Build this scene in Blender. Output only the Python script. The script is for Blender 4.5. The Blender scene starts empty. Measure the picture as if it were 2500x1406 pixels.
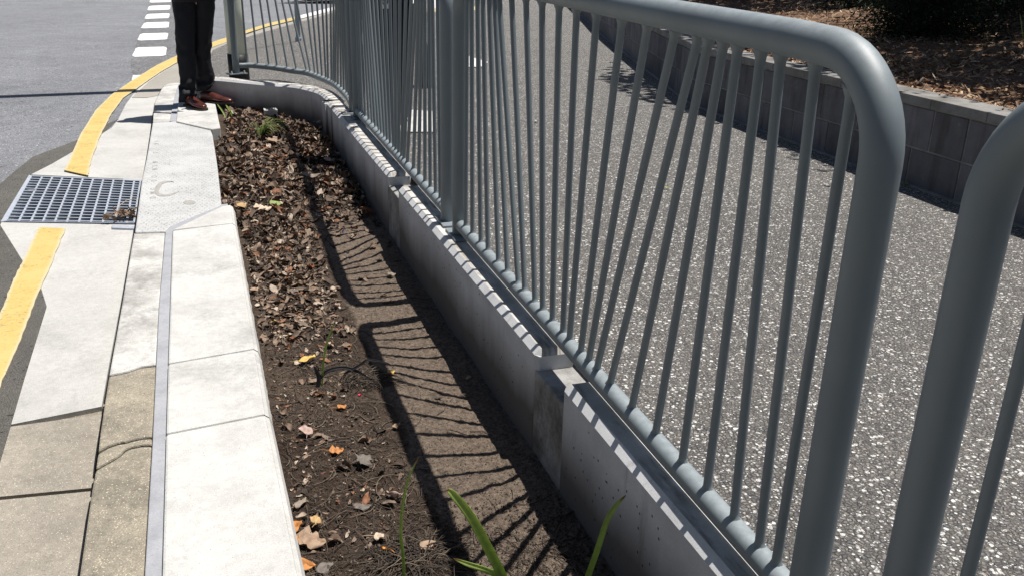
import bpy, bmesh, math, random
from math import sin, cos, pi, sqrt, radians
from mathutils import Vector, Matrix, noise
S = bpy.context.scene
COL = S.collection
rnd = random.Random(7)

# ------------------------------------------------------------------ camera, sky, sun
cd = bpy.data.cameras.new('camera'); cam = bpy.data.objects.new('camera', cd); COL.objects.link(cam)
Rm = [[0.948191,-0.090325,0.304589],[-0.316755,-0.342671,0.884445],[0.024487,-0.935103,-0.353529]]   # rows: world X, Y, Z expressed in image axes (right, down, forward)
M = Matrix(((Rm[0][0], -Rm[0][1], -Rm[0][2], 0), (Rm[1][0], -Rm[1][1], -Rm[1][2], 0), (Rm[2][0], -Rm[2][1], -Rm[2][2], 1.1), (0, 0, 0, 1)))
cam.matrix_world = M
cd.sensor_width = 36; cd.lens = 36*2150/2500; cd.clip_start = 0.02; cd.clip_end = 500
S.camera = cam
SUN = Vector((0.305, 0.040, 0.952)).normalized()
w = bpy.data.worlds.new('World'); S.world = w; w.use_nodes = True
nt = w.node_tree; bg = nt.nodes['Background']
sky = nt.nodes.new('ShaderNodeTexSky'); sky.sky_type = 'NISHITA'; sky.sun_disc = False
sky.sun_elevation = math.asin(SUN.z); sky.sun_rotation = math.atan2(SUN.x, SUN.y)
nt.links.new(sky.outputs[0], bg.inputs[0]); bg.inputs[1].default_value = 0.05
sl = bpy.data.lights.new('sun', 'SUN'); sl.energy = 5.0; sl.angle = radians(0.5); sl.color = (1, 0.955, 0.89)
so = bpy.data.objects.new('sun', sl); COL.objects.link(so); so.rotation_euler = SUN.to_track_quat('Z', 'Y').to_euler()
S.view_settings.view_transform = 'Standard'; S.view_settings.look = 'None'; S.view_settings.exposure = 0.22

# ------------------------------------------------------------------ helpers
class MB:
    def __init__(s): s.v = []; s.f = []; s.m = []; s.sm = []
    def add(s, vs, fs, mi=0, smooth=False):
        n = len(s.v); s.v += [tuple(p) for p in vs]; s.f += [tuple(i+n for i in f) for f in fs]
        s.m += [mi]*len(fs); s.sm += [smooth]*len(fs)
    def box(s, x0, x1, y0, y1, z0, z1, mi=0, mat=None):
        vs = [Vector(p) for p in ((x0,y0,z0),(x1,y0,z0),(x1,y1,z0),(x0,y1,z0),(x0,y0,z1),(x1,y0,z1),(x1,y1,z1),(x0,y1,z1))]
        if mat: vs = [mat @ p for p in vs]
        s.add(vs, [(0,3,2,1),(4,5,6,7),(0,1,5,4),(1,2,6,5),(2,3,7,6),(3,0,4,7)], mi)
    def prism(s, poly, z0, z1, mi=0, mside=None):
        # poly counter-clockwise seen from above; z0/z1 numbers or callables
        a = sum(poly[i][0]*poly[(i+1) % len(poly)][1]-poly[(i+1) % len(poly)][0]*poly[i][1] for i in range(len(poly)))
        if a < 0: poly = poly[::-1]
        n = len(poly); Z = lambda z, p: z(*p) if callable(z) else z
        vs = [(p[0], p[1], Z(z0, p)) for p in poly] + [(p[0], p[1], Z(z1, p)) for p in poly]
        s.add(vs, [tuple(range(n-1, -1, -1))], mi); k = len(s.v)-2*n
        s.f.append(tuple(k+n+i for i in range(n))); s.m.append(mi); s.sm.append(False)
        for i in range(n):
            j = (i+1) % n; s.f.append((k+i, k+j, k+n+j, k+n+i)); s.m.append(mi if mside is None else mside); s.sm.append(False)
    def tube(s, pts, r, n=12, mi=0, caps=True):
        pts = [Vector(p) for p in pts]; R = r if callable(r) else (lambda t: r)
        N = len(pts); T = []
        for i in range(N):
            a = pts[max(i-1, 0)]; b = pts[min(i+1, N-1)]; T.append((b-a).normalized())
        u = T[0].orthogonal().normalized(); vs = []
        for i in range(N):
            u = (u - T[i]*u.dot(T[i])).normalized(); q = T[i].cross(u)
            rr = R(i/(N-1))
            for k in range(n):
                a = 2*pi*k/n; vs.append(pts[i]+(u*cos(a)+q*sin(a))*rr)
        fs = [(i*n+k, i*n+(k+1) % n, (i+1)*n+(k+1) % n, (i+1)*n+k) for i in range(N-1) for k in range(n)]
        s.add(vs, fs, mi, True)
        if caps:
            b = len(s.v)-N*n
            s.f += [tuple(b+k for k in range(n-1, -1, -1)), tuple(b+(N-1)*n+k for k in range(n))]; s.m += [mi]*2; s.sm += [False]*2
    def grid(s, rows, mi=0, smooth=True):
        n = len(rows[0]); vs = [p for r in rows for p in r]
        s.add(vs, [(i*n+k, i*n+k+1, (i+1)*n+k+1, (i+1)*n+k) for i in range(len(rows)-1) for k in range(n-1)], mi, smooth)
    def loft(s, rings, mi=0, caps=True):
        n = len(rings[0]); vs = [p for r in rings for p in r]
        s.add(vs, [(i*n+k, i*n+(k+1) % n, (i+1)*n+(k+1) % n, (i+1)*n+k) for i in range(len(rings)-1) for k in range(n)], mi, True)
        if caps:
            b = len(s.v)-len(rings)*n
            s.f += [tuple(b+k for k in range(n-1, -1, -1)), tuple(b+(len(rings)-1)*n+k for k in range(n))]; s.m += [mi]*2; s.sm += [True]*2
    def mesh(s, name, mats):
        me = bpy.data.meshes.new(name); me.from_pydata(s.v, [], s.f)
        for m in (mats if isinstance(mats, (list, tuple)) else [mats]): me.materials.append(m)
        me.polygons.foreach_set('material_index', s.m); me.polygons.foreach_set('use_smooth', s.sm); me.update()
        return me
    def build(s, name, mats, parent=None, bevel=0, **kw):
        o = bpy.data.objects.new(name, s.mesh(name, mats)); COL.objects.link(o)
        if parent is not None: o.parent = parent
        if bevel:
            b = o.modifiers.new('bevel', 'BEVEL'); b.width = bevel; b.segments = 2; b.limit_method = 'ANGLE'; b.angle_limit = radians(35)
        return tag(o, **kw)
def tag(o, label=None, cat=None, group=None, kind=None):
    if label: o['label'] = label
    if cat: o['category'] = cat
    if group: o['group'] = group
    if kind: o['kind'] = kind
    return o
def empty(name, loc, label, cat, group=None, rz=0):
    o = bpy.data.objects.new(name, None); COL.objects.link(o); o.location = loc; o.rotation_euler = (0, 0, rz); o.empty_display_size = .1
    return tag(o, label, cat, group)
def child_keep(o, parent):       # parent without moving (parents here are unrotated empties)
    o.parent = parent; o.matrix_parent_inverse = Matrix.Translation(-Vector(parent.location)); return o
def smooth01(t): t = max(0., min(1., t)); return t*t*(3-2*t)
def lerp(a, b, t): return a+(b-a)*t
def fb(x, y, z=0, o=4): return noise.fractal(Vector((x, y, z)), 1.0, 2.0, o)
def interp(tab, x):
    if x <= tab[0][0]: return tab[0][1]
    for (a, p), (b, q) in zip(tab, tab[1:]):
        if x <= b: return p+(q-p)*(x-a)/(b-a)
    return tab[-1][1]
def catmull(P, n=6):
    out = []; P = [P[0]]+list(P)+[P[-1]]
    for i in range(1, len(P)-2):
        for k in range(n):
            t = k/n; out.append(tuple(0.5*((2*P[i][d])+(-P[i-1][d]+P[i+1][d])*t+(2*P[i-1][d]-5*P[i][d]+4*P[i+1][d]-P[i+2][d])*t*t+(-P[i-1][d]+3*P[i][d]-3*P[i+1][d]+P[i+2][d])*t**3) for d in range(len(P[i]))))
    out.append(tuple(P[-2])); return out

# ------------------------------------------------------------------ materials
def new_mat(name):
    m = bpy.data.materials.new(name); m.use_nodes = True; n = m.node_tree
    return m, n, n.nodes['Principled BSDF']
class NT:
    def __init__(s, name):
        s.m, s.t, s.b = new_mat(name); s.tc = s.t.nodes.new('ShaderNodeTexCoord')
    def n(s, t, **kw):
        x = s.t.nodes.new(t)
        for k, v in kw.items(): setattr(x, k, v)
        return x
    def l(s, a, b): s.t.links.new(a, b)
    def coord(s, scale=(1, 1, 1), rot=(0, 0, 0), world=True):
        mp = s.n('ShaderNodeMapping'); mp.inputs['Scale'].default_value = scale; mp.inputs['Rotation'].default_value = rot
        if world:
            g = s.n('ShaderNodeNewGeometry'); s.l(g.outputs['Position'], mp.inputs[0])
        else: s.l(s.tc.outputs['Object'], mp.inputs[0])
        return mp.outputs[0]
    def noise(s, scale, detail=4, rough=.55, co=None, dist=0):
        x = s.n('ShaderNodeTexNoise'); x.inputs['Scale'].default_value = scale; x.inputs['Detail'].default_value = detail
        x.inputs['Roughness'].default_value = rough; x.inputs['Distortion'].default_value = dist
        s.l(co or s.coord(), x.inputs['Vector']); return x.outputs['Fac']
    def vor(s, scale, feature='F1', co=None, rand=1):
        x = s.n('ShaderNodeTexVoronoi', feature=feature); x.inputs['Scale'].default_value = scale; x.inputs['Randomness'].default_value = rand
        s.l(co or s.coord(), x.inputs['Vector']); return x
    def ramp(s, fac, stops, mode='LINEAR'):
        r = s.n('ShaderNodeValToRGB'); r.color_ramp.interpolation = mode; e = r.color_ramp.elements
        while len(e) < len(stops): e.new(.5)
        for el, (p, c) in zip(e, stops):
            el.position = p; el.color = (c, c, c, 1) if isinstance(c, (int, float)) else (*c, 1)
        s.l(fac, r.inputs[0]); return r.outputs[0]
    def mix(s, fac, a, b, mode='MIX'):
        x = s.n('ShaderNodeMix', data_type='RGBA', blend_type=mode)
        for i, v in ((0, fac), (6, a), (7, b)):
            sock = x.inputs[i]
            if hasattr(v, 'links'): s.l(v, sock)
            elif isinstance(v, (int, float)): sock.default_value = v if i == 0 else (v, v, v, 1)
            else: sock.default_value = (*v, 1)
        return x.outputs[2]
    def math(s, op, a, b=0, clamp=False):
        x = s.n('ShaderNodeMath', operation=op, use_clamp=clamp)
        for sock, v in zip(x.inputs, (a, b)):
            if hasattr(v, 'links'): s.l(v, sock)
            else: sock.default_value = v
        return x.outputs[0]
    def bump(s, hgt, dist=.002, strength=1, prev=None):
        x = s.n('ShaderNodeBump'); x.inputs['Distance'].default_value = dist; x.inputs['Strength'].default_value = strength
        s.l(hgt, x.inputs['Height'])
        if prev is not None: s.l(prev, x.inputs['Normal'])
        return x.outputs[0]
    def out(s, col, rough=.8, normal=None, spec=.3, metal=0, **kw):
        if hasattr(col, 'links'): s.l(col, s.b.inputs['Base Color'])
        else: s.b.inputs['Base Color'].default_value = (*col, 1)
        if hasattr(rough, 'links'): s.l(rough, s.b.inputs['Roughness'])
        else: s.b.inputs['Roughness'].default_value = rough
        s.b.inputs['Specular IOR Level'].default_value = spec; s.b.inputs['Metallic'].default_value = metal
        if normal is not None: s.l(normal, s.b.inputs['Normal'])
        for k, v in kw.items(): s.b.inputs[k].default_value = v
        return s.m

def concrete(name, base, dirty, amount=.5, grain=.05, scale=3.0, bump=.0008, speck=0, speckcol=(.8, .77, .7), pits=0, smudge=0):
    k = NT(name)
    big = k.noise(scale, 6, .62); fine = k.noise(260, 2, .6); mid = k.noise(38, 5, .7)
    st = k.ramp(big, [(.42, 0), (.68, 1)])
    st = k.math('MULTIPLY', st, amount)
    col = k.mix(st, base, dirty)
    g = k.ramp(fine, [(.3, 1-grain*2.2), (.7, 1+grain)])
    col = k.mix(1, col, g, 'MULTIPLY')
    g2 = k.ramp(mid, [(.32, 1-grain*2), (.6, 1)])
    col = k.mix(1, col, g2, 'MULTIPLY')
    if smudge:
        sm = k.noise(2.2, 7, .72, k.coord((1.4, 1.1, 1))); sm2 = k.noise(55, 3, .6)
        col = k.mix(k.math('MULTIPLY', k.ramp(k.math('ADD', k.math('MULTIPLY', sm2, .22), sm), [(.62, 0), (.80, 1)]), smudge), col, tuple(c*.5 for c in dirty))
        pv = k.vor(85); sc_ = k.n('ShaderNodeSeparateColor'); k.l(pv.outputs['Color'], sc_.inputs[0])
        pt_ = k.math('MULTIPLY', k.math('LESS_THAN', pv.outputs['Distance'], .12), k.math('GREATER_THAN', sc_.outputs[0], .82)); col = k.mix(k.math('MULTIPLY', pt_, .6), col, (.12, .115, .11))
    if speck:
        v = k.vor(430); r = k.ramp(v.outputs['Color'], [(0, 0), (1, 1)])
        sp = k.math('GREATER_THAN', k.math('MULTIPLY', v.outputs['Color'], 1), 1-speck)
        col = k.mix(sp, col, speckcol)
        v2 = k.vor(360); sp2 = k.math('LESS_THAN', v2.outputs['Color'], speck)
        col = k.mix(sp2, col, tuple(c*.55 for c in base))
    nrm = k.bump(k.math('ADD', fine, k.math('MULTIPLY', mid, .8)), bump)
    if pits:
        pv = k.vor(26); pn = k.noise(7, 3)
        ph = k.math('MULTIPLY', k.math('LESS_THAN', pv.outputs['Distance'], k.math('MULTIPLY', pv.outputs['Color'], pits)), k.math('GREATER_THAN', pn, .48))
        col = k.mix(k.math('MULTIPLY', ph, .85), col, (.03, .028, .026))
    return k.out(col, .85, nrm, .25)

M_slab = concrete('white_concrete', (.63, .627, .605), (.50, .495, .475), .75, .07, 4, .0011, smudge=.6)
M_kerbnew = concrete('new_kerb_concrete', (.64, .635, .61), (.33, .32, .30), .85, .09, 6, .0016, smudge=.75)
M_kerbold = concrete('old_kerb_concrete', (.42, .375, .295), (.25, .225, .185), .75, .14, 4, .0022, .13, (.66, .58, .44), smudge=.8)
M_gutter = concrete('gutter_concrete', (.565, .56, .54), (.43, .425, .405), .55, .06, 2.2, .0012, .04, (.7, .68, .62), smudge=.35)
M_gutold = concrete('old_gutter_concrete', (.41, .372, .31), (.32, .29, .25), .7, .10, 3, .002, .12, (.6, .54, .43), smudge=.35)
M_apron = concrete('apron_concrete', (.40, .375, .335), (.28, .262, .235), .5, .07, 1.2, .001, .05)
M_mortar = concrete('grey_mortar', (.40, .412, .44), (.30, .31, .335), .7, .05, 9, .0006, smudge=.25)
M_lid = None
M_white = concrete('road_paint_white', (.86, .86, .86), (.62, .62, .62), .5, .05, 14, .0012)
def make_yellow():
    k = NT('road_paint_yellow')
    big = k.noise(7, 5, .65); fine = k.noise(240, 2, .7); mid = k.noise(60, 4, .7)
    at = k.n('ShaderNodeAttribute', attribute_name='mid'); m_ = k.math('ADD', at.outputs['Fac'], k.math('MULTIPLY', k.math('SUBTRACT', mid, .5), .5))
    col = k.mix(k.ramp(big, [(.38, 0), (.66, 1)]), (.66, .50, .20), (.62, .44, .14))
    col = k.mix(k.ramp(m_, [(.16, 1), (.46, 0)]), col, (.62, .54, .33))
    col = k.mix(k.ramp(k.math('MULTIPLY', mid, k.ramp(big, [(.3, .85), (.7, 1.15)])), [(.56, 0), (.68, .8)]), col, (.30, .25, .16))
    col = k.mix(1, col, k.ramp(fine, [(.3, .82), (.7, 1.04)]), 'MULTIPLY')
    return k.out(col, .75, k.bump(fine, .0012), .25)
M_yellow = make_yellow()

def make_asphalt(name, lo, hi, spk, sc=110):
    k = NT(name)
    v = k.vor(sc); v2 = k.vor(sc*.55); big = k.noise(.7, 5, .65); fine = k.noise(sc*2.2, 2, .6); mid = k.noise(5, 5, .7)
    col = k.mix(v.outputs['Color'], lo, hi)
    col = k.mix(k.math('GREATER_THAN', v.outputs['Color'], spk), col, (.62, .62, .64))
    col = k.mix(k.math('GREATER_THAN', v2.outputs['Color'], .90), col, tuple(c*.45 for c in lo))
    col = k.mix(1, col, k.ramp(big, [(.3, .86), (.7, 1.12)]), 'MULTIPLY')
    col = k.mix(1, col, k.ramp(mid, [(.35, .88), (.65, 1.08)]), 'MULTIPLY')
    col = k.mix(1, col, k.ramp(fine, [(.3, .6), (.7, 1.25)]), 'MULTIPLY')
    hgt = k.math('SUBTRACT', fine, v.outputs['Distance'])
    return k.out(col, .82, k.bump(hgt, .006), .3)
M_road = make_asphalt('asphalt', (.155, .16, .176), (.36, .37, .395), .90)
M_road2 = make_asphalt('coarse_asphalt', (.09, .09, .097), (.32, .32, .33), .87, 85)
M_patch = make_asphalt('asphalt_patch', (.145, .137, .125), (.215, .203, .185), .985, 200)

def make_path():
    k = NT('exposed_aggregate')
    co = k.coord((1, 1, 1))
    wob = k.n('ShaderNodeTexNoise'); wob.inputs['Scale'].default_value = 60; wob.inputs['Detail'].default_value = 1
    k.l(co, wob.inputs['Vector'])
    ad = k.n('ShaderNodeVectorMath', operation='MULTIPLY_ADD'); k.l(wob.outputs['Color'], ad.inputs[0])
    ad.inputs[1].default_value = (.007, .007, .007); k.l(co, ad.inputs[2]); cw = ad.outputs[0]
    v = k.vor(92, 'F1', cw); e = k.vor(92, 'DISTANCE_TO_EDGE', cw)
    v2 = k.vor(66, 'F1', cw); big = k.noise(1.1, 4, .6); fine = k.noise(420, 2, .6); mott = k.noise(9, 4, .6)
    chip = k.ramp(v.outputs['Color'], [(0, (.08, .077, .075)), (.3, (.24, .228, .215)), (.55, (.12, .12, .128)), (.8, (.30, .275, .248)), (1, (.46, .45, .435))])
    grout = k.mix(k.ramp(big, [(.35, 0), (.65, 1)]), (.085, .078, .07), (.19, .172, .15))
    gap = k.ramp(e.outputs['Distance'], [(.02, 0), (.10, 1)])
    show = k.math('GREATER_THAN', k.vor(92, 'F1', cw).outputs['Position'], -99) if False else None
    col = k.mix(gap, grout, chip)
    # white quartz: a second, rounder set of stones of several sizes
    sep = k.n('ShaderNodeSeparateColor'); k.l(v2.outputs['Color'], sep.inputs[0])
    rad = k.math('MULTIPLY', k.math('GREATER_THAN', k.math('ADD', sep.outputs[0], k.math('MULTIPLY', k.math('SUBTRACT', mott, .5), .35)), .45), k.math('ADD', k.math('MULTIPLY', sep.outputs[1], .24), .17))
    wm = k.math('LESS_THAN', v2.outputs['Distance'], rad)
    v3 = k.vor(170, 'F1', cw); s3 = k.n('ShaderNodeSeparateColor'); k.l(v3.outputs['Color'], s3.inputs[0])
    w3 = k.math('MULTIPLY', k.math('GREATER_THAN', s3.outputs[0], .78), k.math('LESS_THAN', v3.outputs['Distance'], k.math('ADD', k.math('MULTIPLY', s3.outputs[1], .25), .2)))
    wm = k.math('MAXIMUM', wm, w3)
    wcol = k.mix(sep.outputs[2], (.90, .89, .86), (.70, .68, .64))
    col = k.mix(wm, col, wcol)
    col = k.mix(1, col, k.ramp(fine, [(.25, .8), (.7, 1.12)]), 'MULTIPLY')
    hgt = k.math('ADD', k.math('MULTIPLY', k.ramp(e.outputs['Distance'], [(0, 0), (.3, 1)]), k.math('ADD', v.outputs['Color'], .6)), k.math('MULTIPLY', wm, .6))
    n1 = k.bump(hgt, .0055)
    return k.out(col, .78, k.bump(fine, .0012, 1, n1), .35)
M_path = make_path()

def make_soil():
    k = NT('garden_soil')
    co = k.coord(); a = k.noise(2.3, 6, .65); f = k.noise(190, 3, .75); md = k.noise(34, 5, .7)
    at = k.n('ShaderNodeAttribute', attribute_name='sand'); 
    dark = k.mix(k.ramp(a, [(.35, 0), (.65, 1)]), (.070, .048, .036), (.145, .108, .082))
    sand = k.mix(k.ramp(md, [(.35, 0), (.65, 1)]), (.28, .22, .172), (.20, .155, .122))
    fac = k.ramp(k.math('ADD', at.outputs['Fac'], k.math('MULTIPLY', k.math('SUBTRACT', md, .5), .7)), [(.32, 0), (.62, 1)])
    col = k.mix(fac, dark, sand)
    col = k.mix(1, col, k.mix(fac, k.ramp(f, [(.3, .35), (.7, 1.6)]), k.ramp(f, [(.3, .68), (.7, 1.3)])), 'MULTIPLY')
    f2 = k.noise(75, 4, .7); col = k.mix(1, col, k.ramp(f2, [(.35, .55), (.65, 1.3)]), 'MULTIPLY')
    v = k.vor(130); col = k.mix(k.math('GREATER_THAN', v.outputs['Color'], .965), col, (.30, .25, .19))
    hgt = k.math('ADD', f, k.math('MULTIPLY', md, 1.5))
    return k.out(col, .92, k.bump(hgt, .014), .15)
M_soil = make_soil()

def make_wall():
    k = NT('wall_concrete')
    sx = k.noise(3.4, 6, .65); streak = k.noise(1, 5, .65, k.coord((16, 16, 1.8))); f = k.noise(230, 2, .6)
    sep = k.n('ShaderNodeSeparateXYZ'); g = k.n('ShaderNodeNewGeometry'); k.l(g.outputs['Position'], sep.inputs[0])
    # soil splash stain along the foot of the wall (a real stain with its own wavy edge)
    z = sep.outputs[2]
    edge = k.math('ADD', z, k.math('MULTIPLY', k.math('SUBTRACT', k.noise(2.2, 4, .6, k.coord((1, 1, .2))), .5), .26))
    low = k.ramp(k.math('ADD', edge, .40), [(.15, 1), (.33, 0)])
    col = k.mix(k.ramp(sx, [(.35, 0), (.7, .8)]), (.66, .665, .68), (.46, .46, .47))
    col = k.mix(k.ramp(streak, [(.58, 0), (.72, .5)]), col, (.26, .25, .235))
    col = k.mix(k.math('MULTIPLY', low, .9), col, (.085, .076, .068))
    pv = k.vor(34); pn = k.noise(5, 3)
    sc = k.n('ShaderNodeSeparateColor'); k.l(pv.outputs['Color'], sc.inputs[0])
    pit = k.math('MULTIPLY', k.math('LESS_THAN', pv.outputs['Distance'], k.math('MULTIPLY', sc.outputs[0], .14)), k.math('GREATER_THAN', pn, .47))
    col = k.mix(k.math('MULTIPLY', pit, .9), col, (.04, .037, .035))
    col = k.mix(1, col, k.ramp(f, [(.3, .92), (.7, 1.04)]), 'MULTIPLY')
    return k.out(col, .8, k.bump(f, .0006, 1, k.bump(pit, -.003)), .3)
M_wall = make_wall()
def make_walltop():
    k = NT('wall_top_concrete')
    a = k.noise(4, 6, .7); b = k.noise(1, 5, .6, k.coord((30, 5, 5))); f = k.noise(240, 2)
    col = k.mix(k.ramp(a, [(.35, 0), (.65, 1)]), (.70, .69, .67), (.42, .395, .36))
    col = k.mix(k.ramp(b, [(.5, 0), (.66, .7)]), col, (.15, .125, .10))
    col = k.mix(1, col, k.ramp(f, [(.3, .9), (.7, 1.05)]), 'MULTIPLY')
    return k.out(col, .8, k.bump(f, .0006), .3)
M_walltop = make_walltop()

M_notch = concrete('notch_concrete', (.40, .395, .385), (.12, .112, .10), .95, .1, 6, .001, smudge=.9)  # darker than the wall: stain, plus the notch floor's shade put into the colour
def make_block():
    k = NT('grey_masonry_block')
    a = k.noise(5, 5, .65); st = k.noise(1, 5, .6, k.coord((14, 14, 2.2))); f = k.noise(300, 2, .7)
    oi = k.n('ShaderNodeObjectInfo')
    col = k.mix(k.ramp(a, [(.35, 0), (.65, 1)]), (.20, .195, .212), (.145, .142, .156))
    bt = k.n('ShaderNodeAttribute', attribute_name='tint'); col = k.mix(1, col, k.ramp(bt.outputs['Fac'], [(0, .68), (1, 1.12)]), 'MULTIPLY')
    ef = k.noise(8, 6, .75); col = k.mix(k.ramp(ef, [(.60, 0), (.68, .35)]), col, (.34, .33, .33))
    col = k.mix(k.ramp(st, [(.5, 0), (.68, .6)]), col, (.075, .068, .066))
    col = k.mix(1, col, k.ramp(f, [(.3, .82), (.7, 1.1)]), 'MULTIPLY')
    return k.out(col, .85, k.bump(f, .0012), .25)
M_block = make_block()
M_mortar2 = concrete('block_mortar', (.33, .32, .31), (.19, .185, .18), .8, .08, 14, .002)
M_coping = concrete('coping_concrete', (.30, .292, .28), (.14, .13, .118), .9, .07, 5, .0014)

def make_paint(name, base, rough=.54):
    k = NT(name)
    f = k.noise(900, 2, .5); a = k.noise(6, 5, .6)
    col = k.mix(k.ramp(a, [(.4, 0), (.7, .35)]), base, tuple(c*.82 for c in base))
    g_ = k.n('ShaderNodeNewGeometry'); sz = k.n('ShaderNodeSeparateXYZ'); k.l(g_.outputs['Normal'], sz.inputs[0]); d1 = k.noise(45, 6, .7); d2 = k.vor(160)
    top_light = k.math('MULTIPLY', k.ramp(sz.outputs[2], [(.35, 0), (.9, 1)]), k.ramp(d1, [(.35, .25), (.65, .75)])); col = k.mix(k.math('MULTIPLY', top_light, .75), col, (.40, .445, .47))  # sunlit tops painted in: upward faces mixed paler, mottled like dust
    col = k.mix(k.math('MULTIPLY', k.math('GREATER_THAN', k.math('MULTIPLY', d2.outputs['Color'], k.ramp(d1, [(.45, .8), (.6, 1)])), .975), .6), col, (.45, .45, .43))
    return k.out(col, k.ramp(a, [(.3, rough-.05), (.7, rough+.08)]), k.bump(f, .00025, .7), .7)
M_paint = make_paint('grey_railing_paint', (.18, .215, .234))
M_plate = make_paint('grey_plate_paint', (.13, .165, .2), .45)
M_bolt = NT('galvanised_bolt').out((.42, .42, .42), .45, None, .5, .7)
def make_galv():
    k = NT('galvanised_steel'); v = k.vor(60); a = k.noise(9, 3)
    col = k.mix(v.outputs['Color'], (.40, .44, .51), (.50, .545, .62)); col = k.mix(k.ramp(a, [(.5, 0), (.75, .5)]), col, (.35, .34, .33))
    return k.out(col, .5, None, .5, .1)
M_galv = make_galv()
M_dark = NT('pit_dark').out((.022, .025, .035), .9)
M_pvc = NT('white_pvc').out((.58, .56, .53), .5)

def simple(name, col, rough=.7, var=.25, scale=40, spec=.3, **kw):
    k = NT(name); a = k.noise(scale, 4, .6, k.coord(world=False)); f = k.mix(k.ramp(a, [(.3, 0), (.7, 1)]), tuple(c*(1-var) for c in col), tuple(min(1, c*(1+var)) for c in col))
    return k.out(f, rough, k.bump(a, .001), spec, **kw)
def leafmat(name, pal, trans=.0):
    k = NT(name); at = k.n('ShaderNodeAttribute', attribute_name='tint'); a = k.noise(55, 4, .65)
    col = k.ramp(at.outputs['Fac'], [(i/(len(pal)-1), c) for i, c in enumerate(pal)])
    col = k.mix(1, col, k.ramp(a, [(.28, .6), (.7, 1.22)]), 'MULTIPLY')
    m = k.out(col, .72, k.bump(a, .001), .25)
    if trans:
        tr = k.n('ShaderNodeBsdfTranslucent'); k.l(col, tr.inputs[0]); mx = k.n('ShaderNodeMixShader'); mx.inputs[0].default_value = trans
        o = [n for n in k.t.nodes if n.type == 'OUTPUT_MATERIAL'][0]; k.l(k.b.outputs[0], mx.inputs[1]); k.l(tr.outputs[0], mx.inputs[2]); k.l(mx.outputs[0], o.inputs[0])
    return m
M_leaves = leafmat('dry_leaves', [(.04, .029, .023), (.12, .083, .06), (.30, .215, .155), (.165, .122, .094), (.42, .33, .25), (.065, .048, .038), (.29, .205, .145), (.54, .45, .36), (.26, .125, .07)])
M_mulch = leafmat('bark_mulch', [(.09, .05, .03), (.28, .155, .09), (.46, .30, .18), (.17, .095, .06), (.62, .46, .31), (.32, .18, .10), (.78, .64, .48)])
M_twig = leafmat('dry_strands', [(.035, .027, .023), (.08, .062, .05), (.06, .047, .04), (.19, .15, .11), (.045, .037, .033)])
M_mbase = simple('mulch_ground', (.15, .09, .055), .9, .5, 30)
M_shrub = leafmat('shrub_leaves', [(.008, .014, .008), (.016, .026, .013), (.012, .02, .012), (.032, .05, .024), (.02, .032, .018)], .2)
M_shrub2 = leafmat('silver_shrub_leaves', [(.10, .15, .10), (.22, .30, .20), (.13, .2, .12)], .2)
M_bark = simple('bark', (.09, .065, .045), .9, .4, 30)
M_grass = leafmat('green_blades', [(.10, .16, .04), (.17, .23, .06), (.24, .30, .10), (.30, .33, .14)], .25)
def make_blade():
    k = NT('strap_leaf_green'); at = k.n('ShaderNodeAttribute', attribute_name='tint'); s_ = k.noise(1, 3, .6, k.coord((60, 60, 60)))
    col = k.ramp(at.outputs['Fac'], [(0, (.26, .38, .07)), (.35, (.42, .55, .13)), (.86, (.52, .62, .2)), (.93, (.34, .25, .06)), (1, (.10, .04, .025))])
    col = k.mix(1, col, k.ramp(s_, [(.3, .85), (.7, 1.12)]), 'MULTIPLY')
    m = k.out(col, .38, None, .45)
    tr = k.n('ShaderNodeBsdfTranslucent'); k.l(col, tr.inputs[0]); mx = k.n('ShaderNodeMixShader'); mx.inputs[0].default_value = .5
    o = [n for n in k.t.nodes if n.type == 'OUTPUT_MATERIAL'][0]; k.l(k.b.outputs[0], mx.inputs[1]); k.l(tr.outputs[0], mx.inputs[2]); k.l(mx.outputs[0], o.inputs[0])
    return m
M_blade = make_blade()
M_darkblade = simple('dead_strap_leaf', (.035, .032, .034), .6, .3, 30)
M_cloth = simple('black_suit_cloth', (.009, .010, .015), .7, .3, 200, .3)
M_leather = simple('oxblood_leather', (.085, .024, .018), .25, .4, 14, .6)
M_sole = simple('dark_shoe_sole', (.035, .026, .02), .6)
M_lace = simple('shoe_lace', (.28, .10, .06), .7)
M_skin = simple('skin', (.55, .34, .25), .5, .1, 20, .4)
M_hair = simple('dark_hair', (.03, .02, .015), .6)
M_x = None
M_redcloth = simple('red_cloth', (.30, .03, .04), .8)
M_card = simple('white_card', (.75, .74, .76), .5, .05)
M_postwhite = simple('pale_green_post_paint', (.62, .66, .56), .4, .06, 6)
M_black = simple('black_plastic', (.012, .012, .013), .5, .2)
M_postgrey = make_paint('blue_grey_post_paint', (.26, .34, .41), .4)

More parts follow.
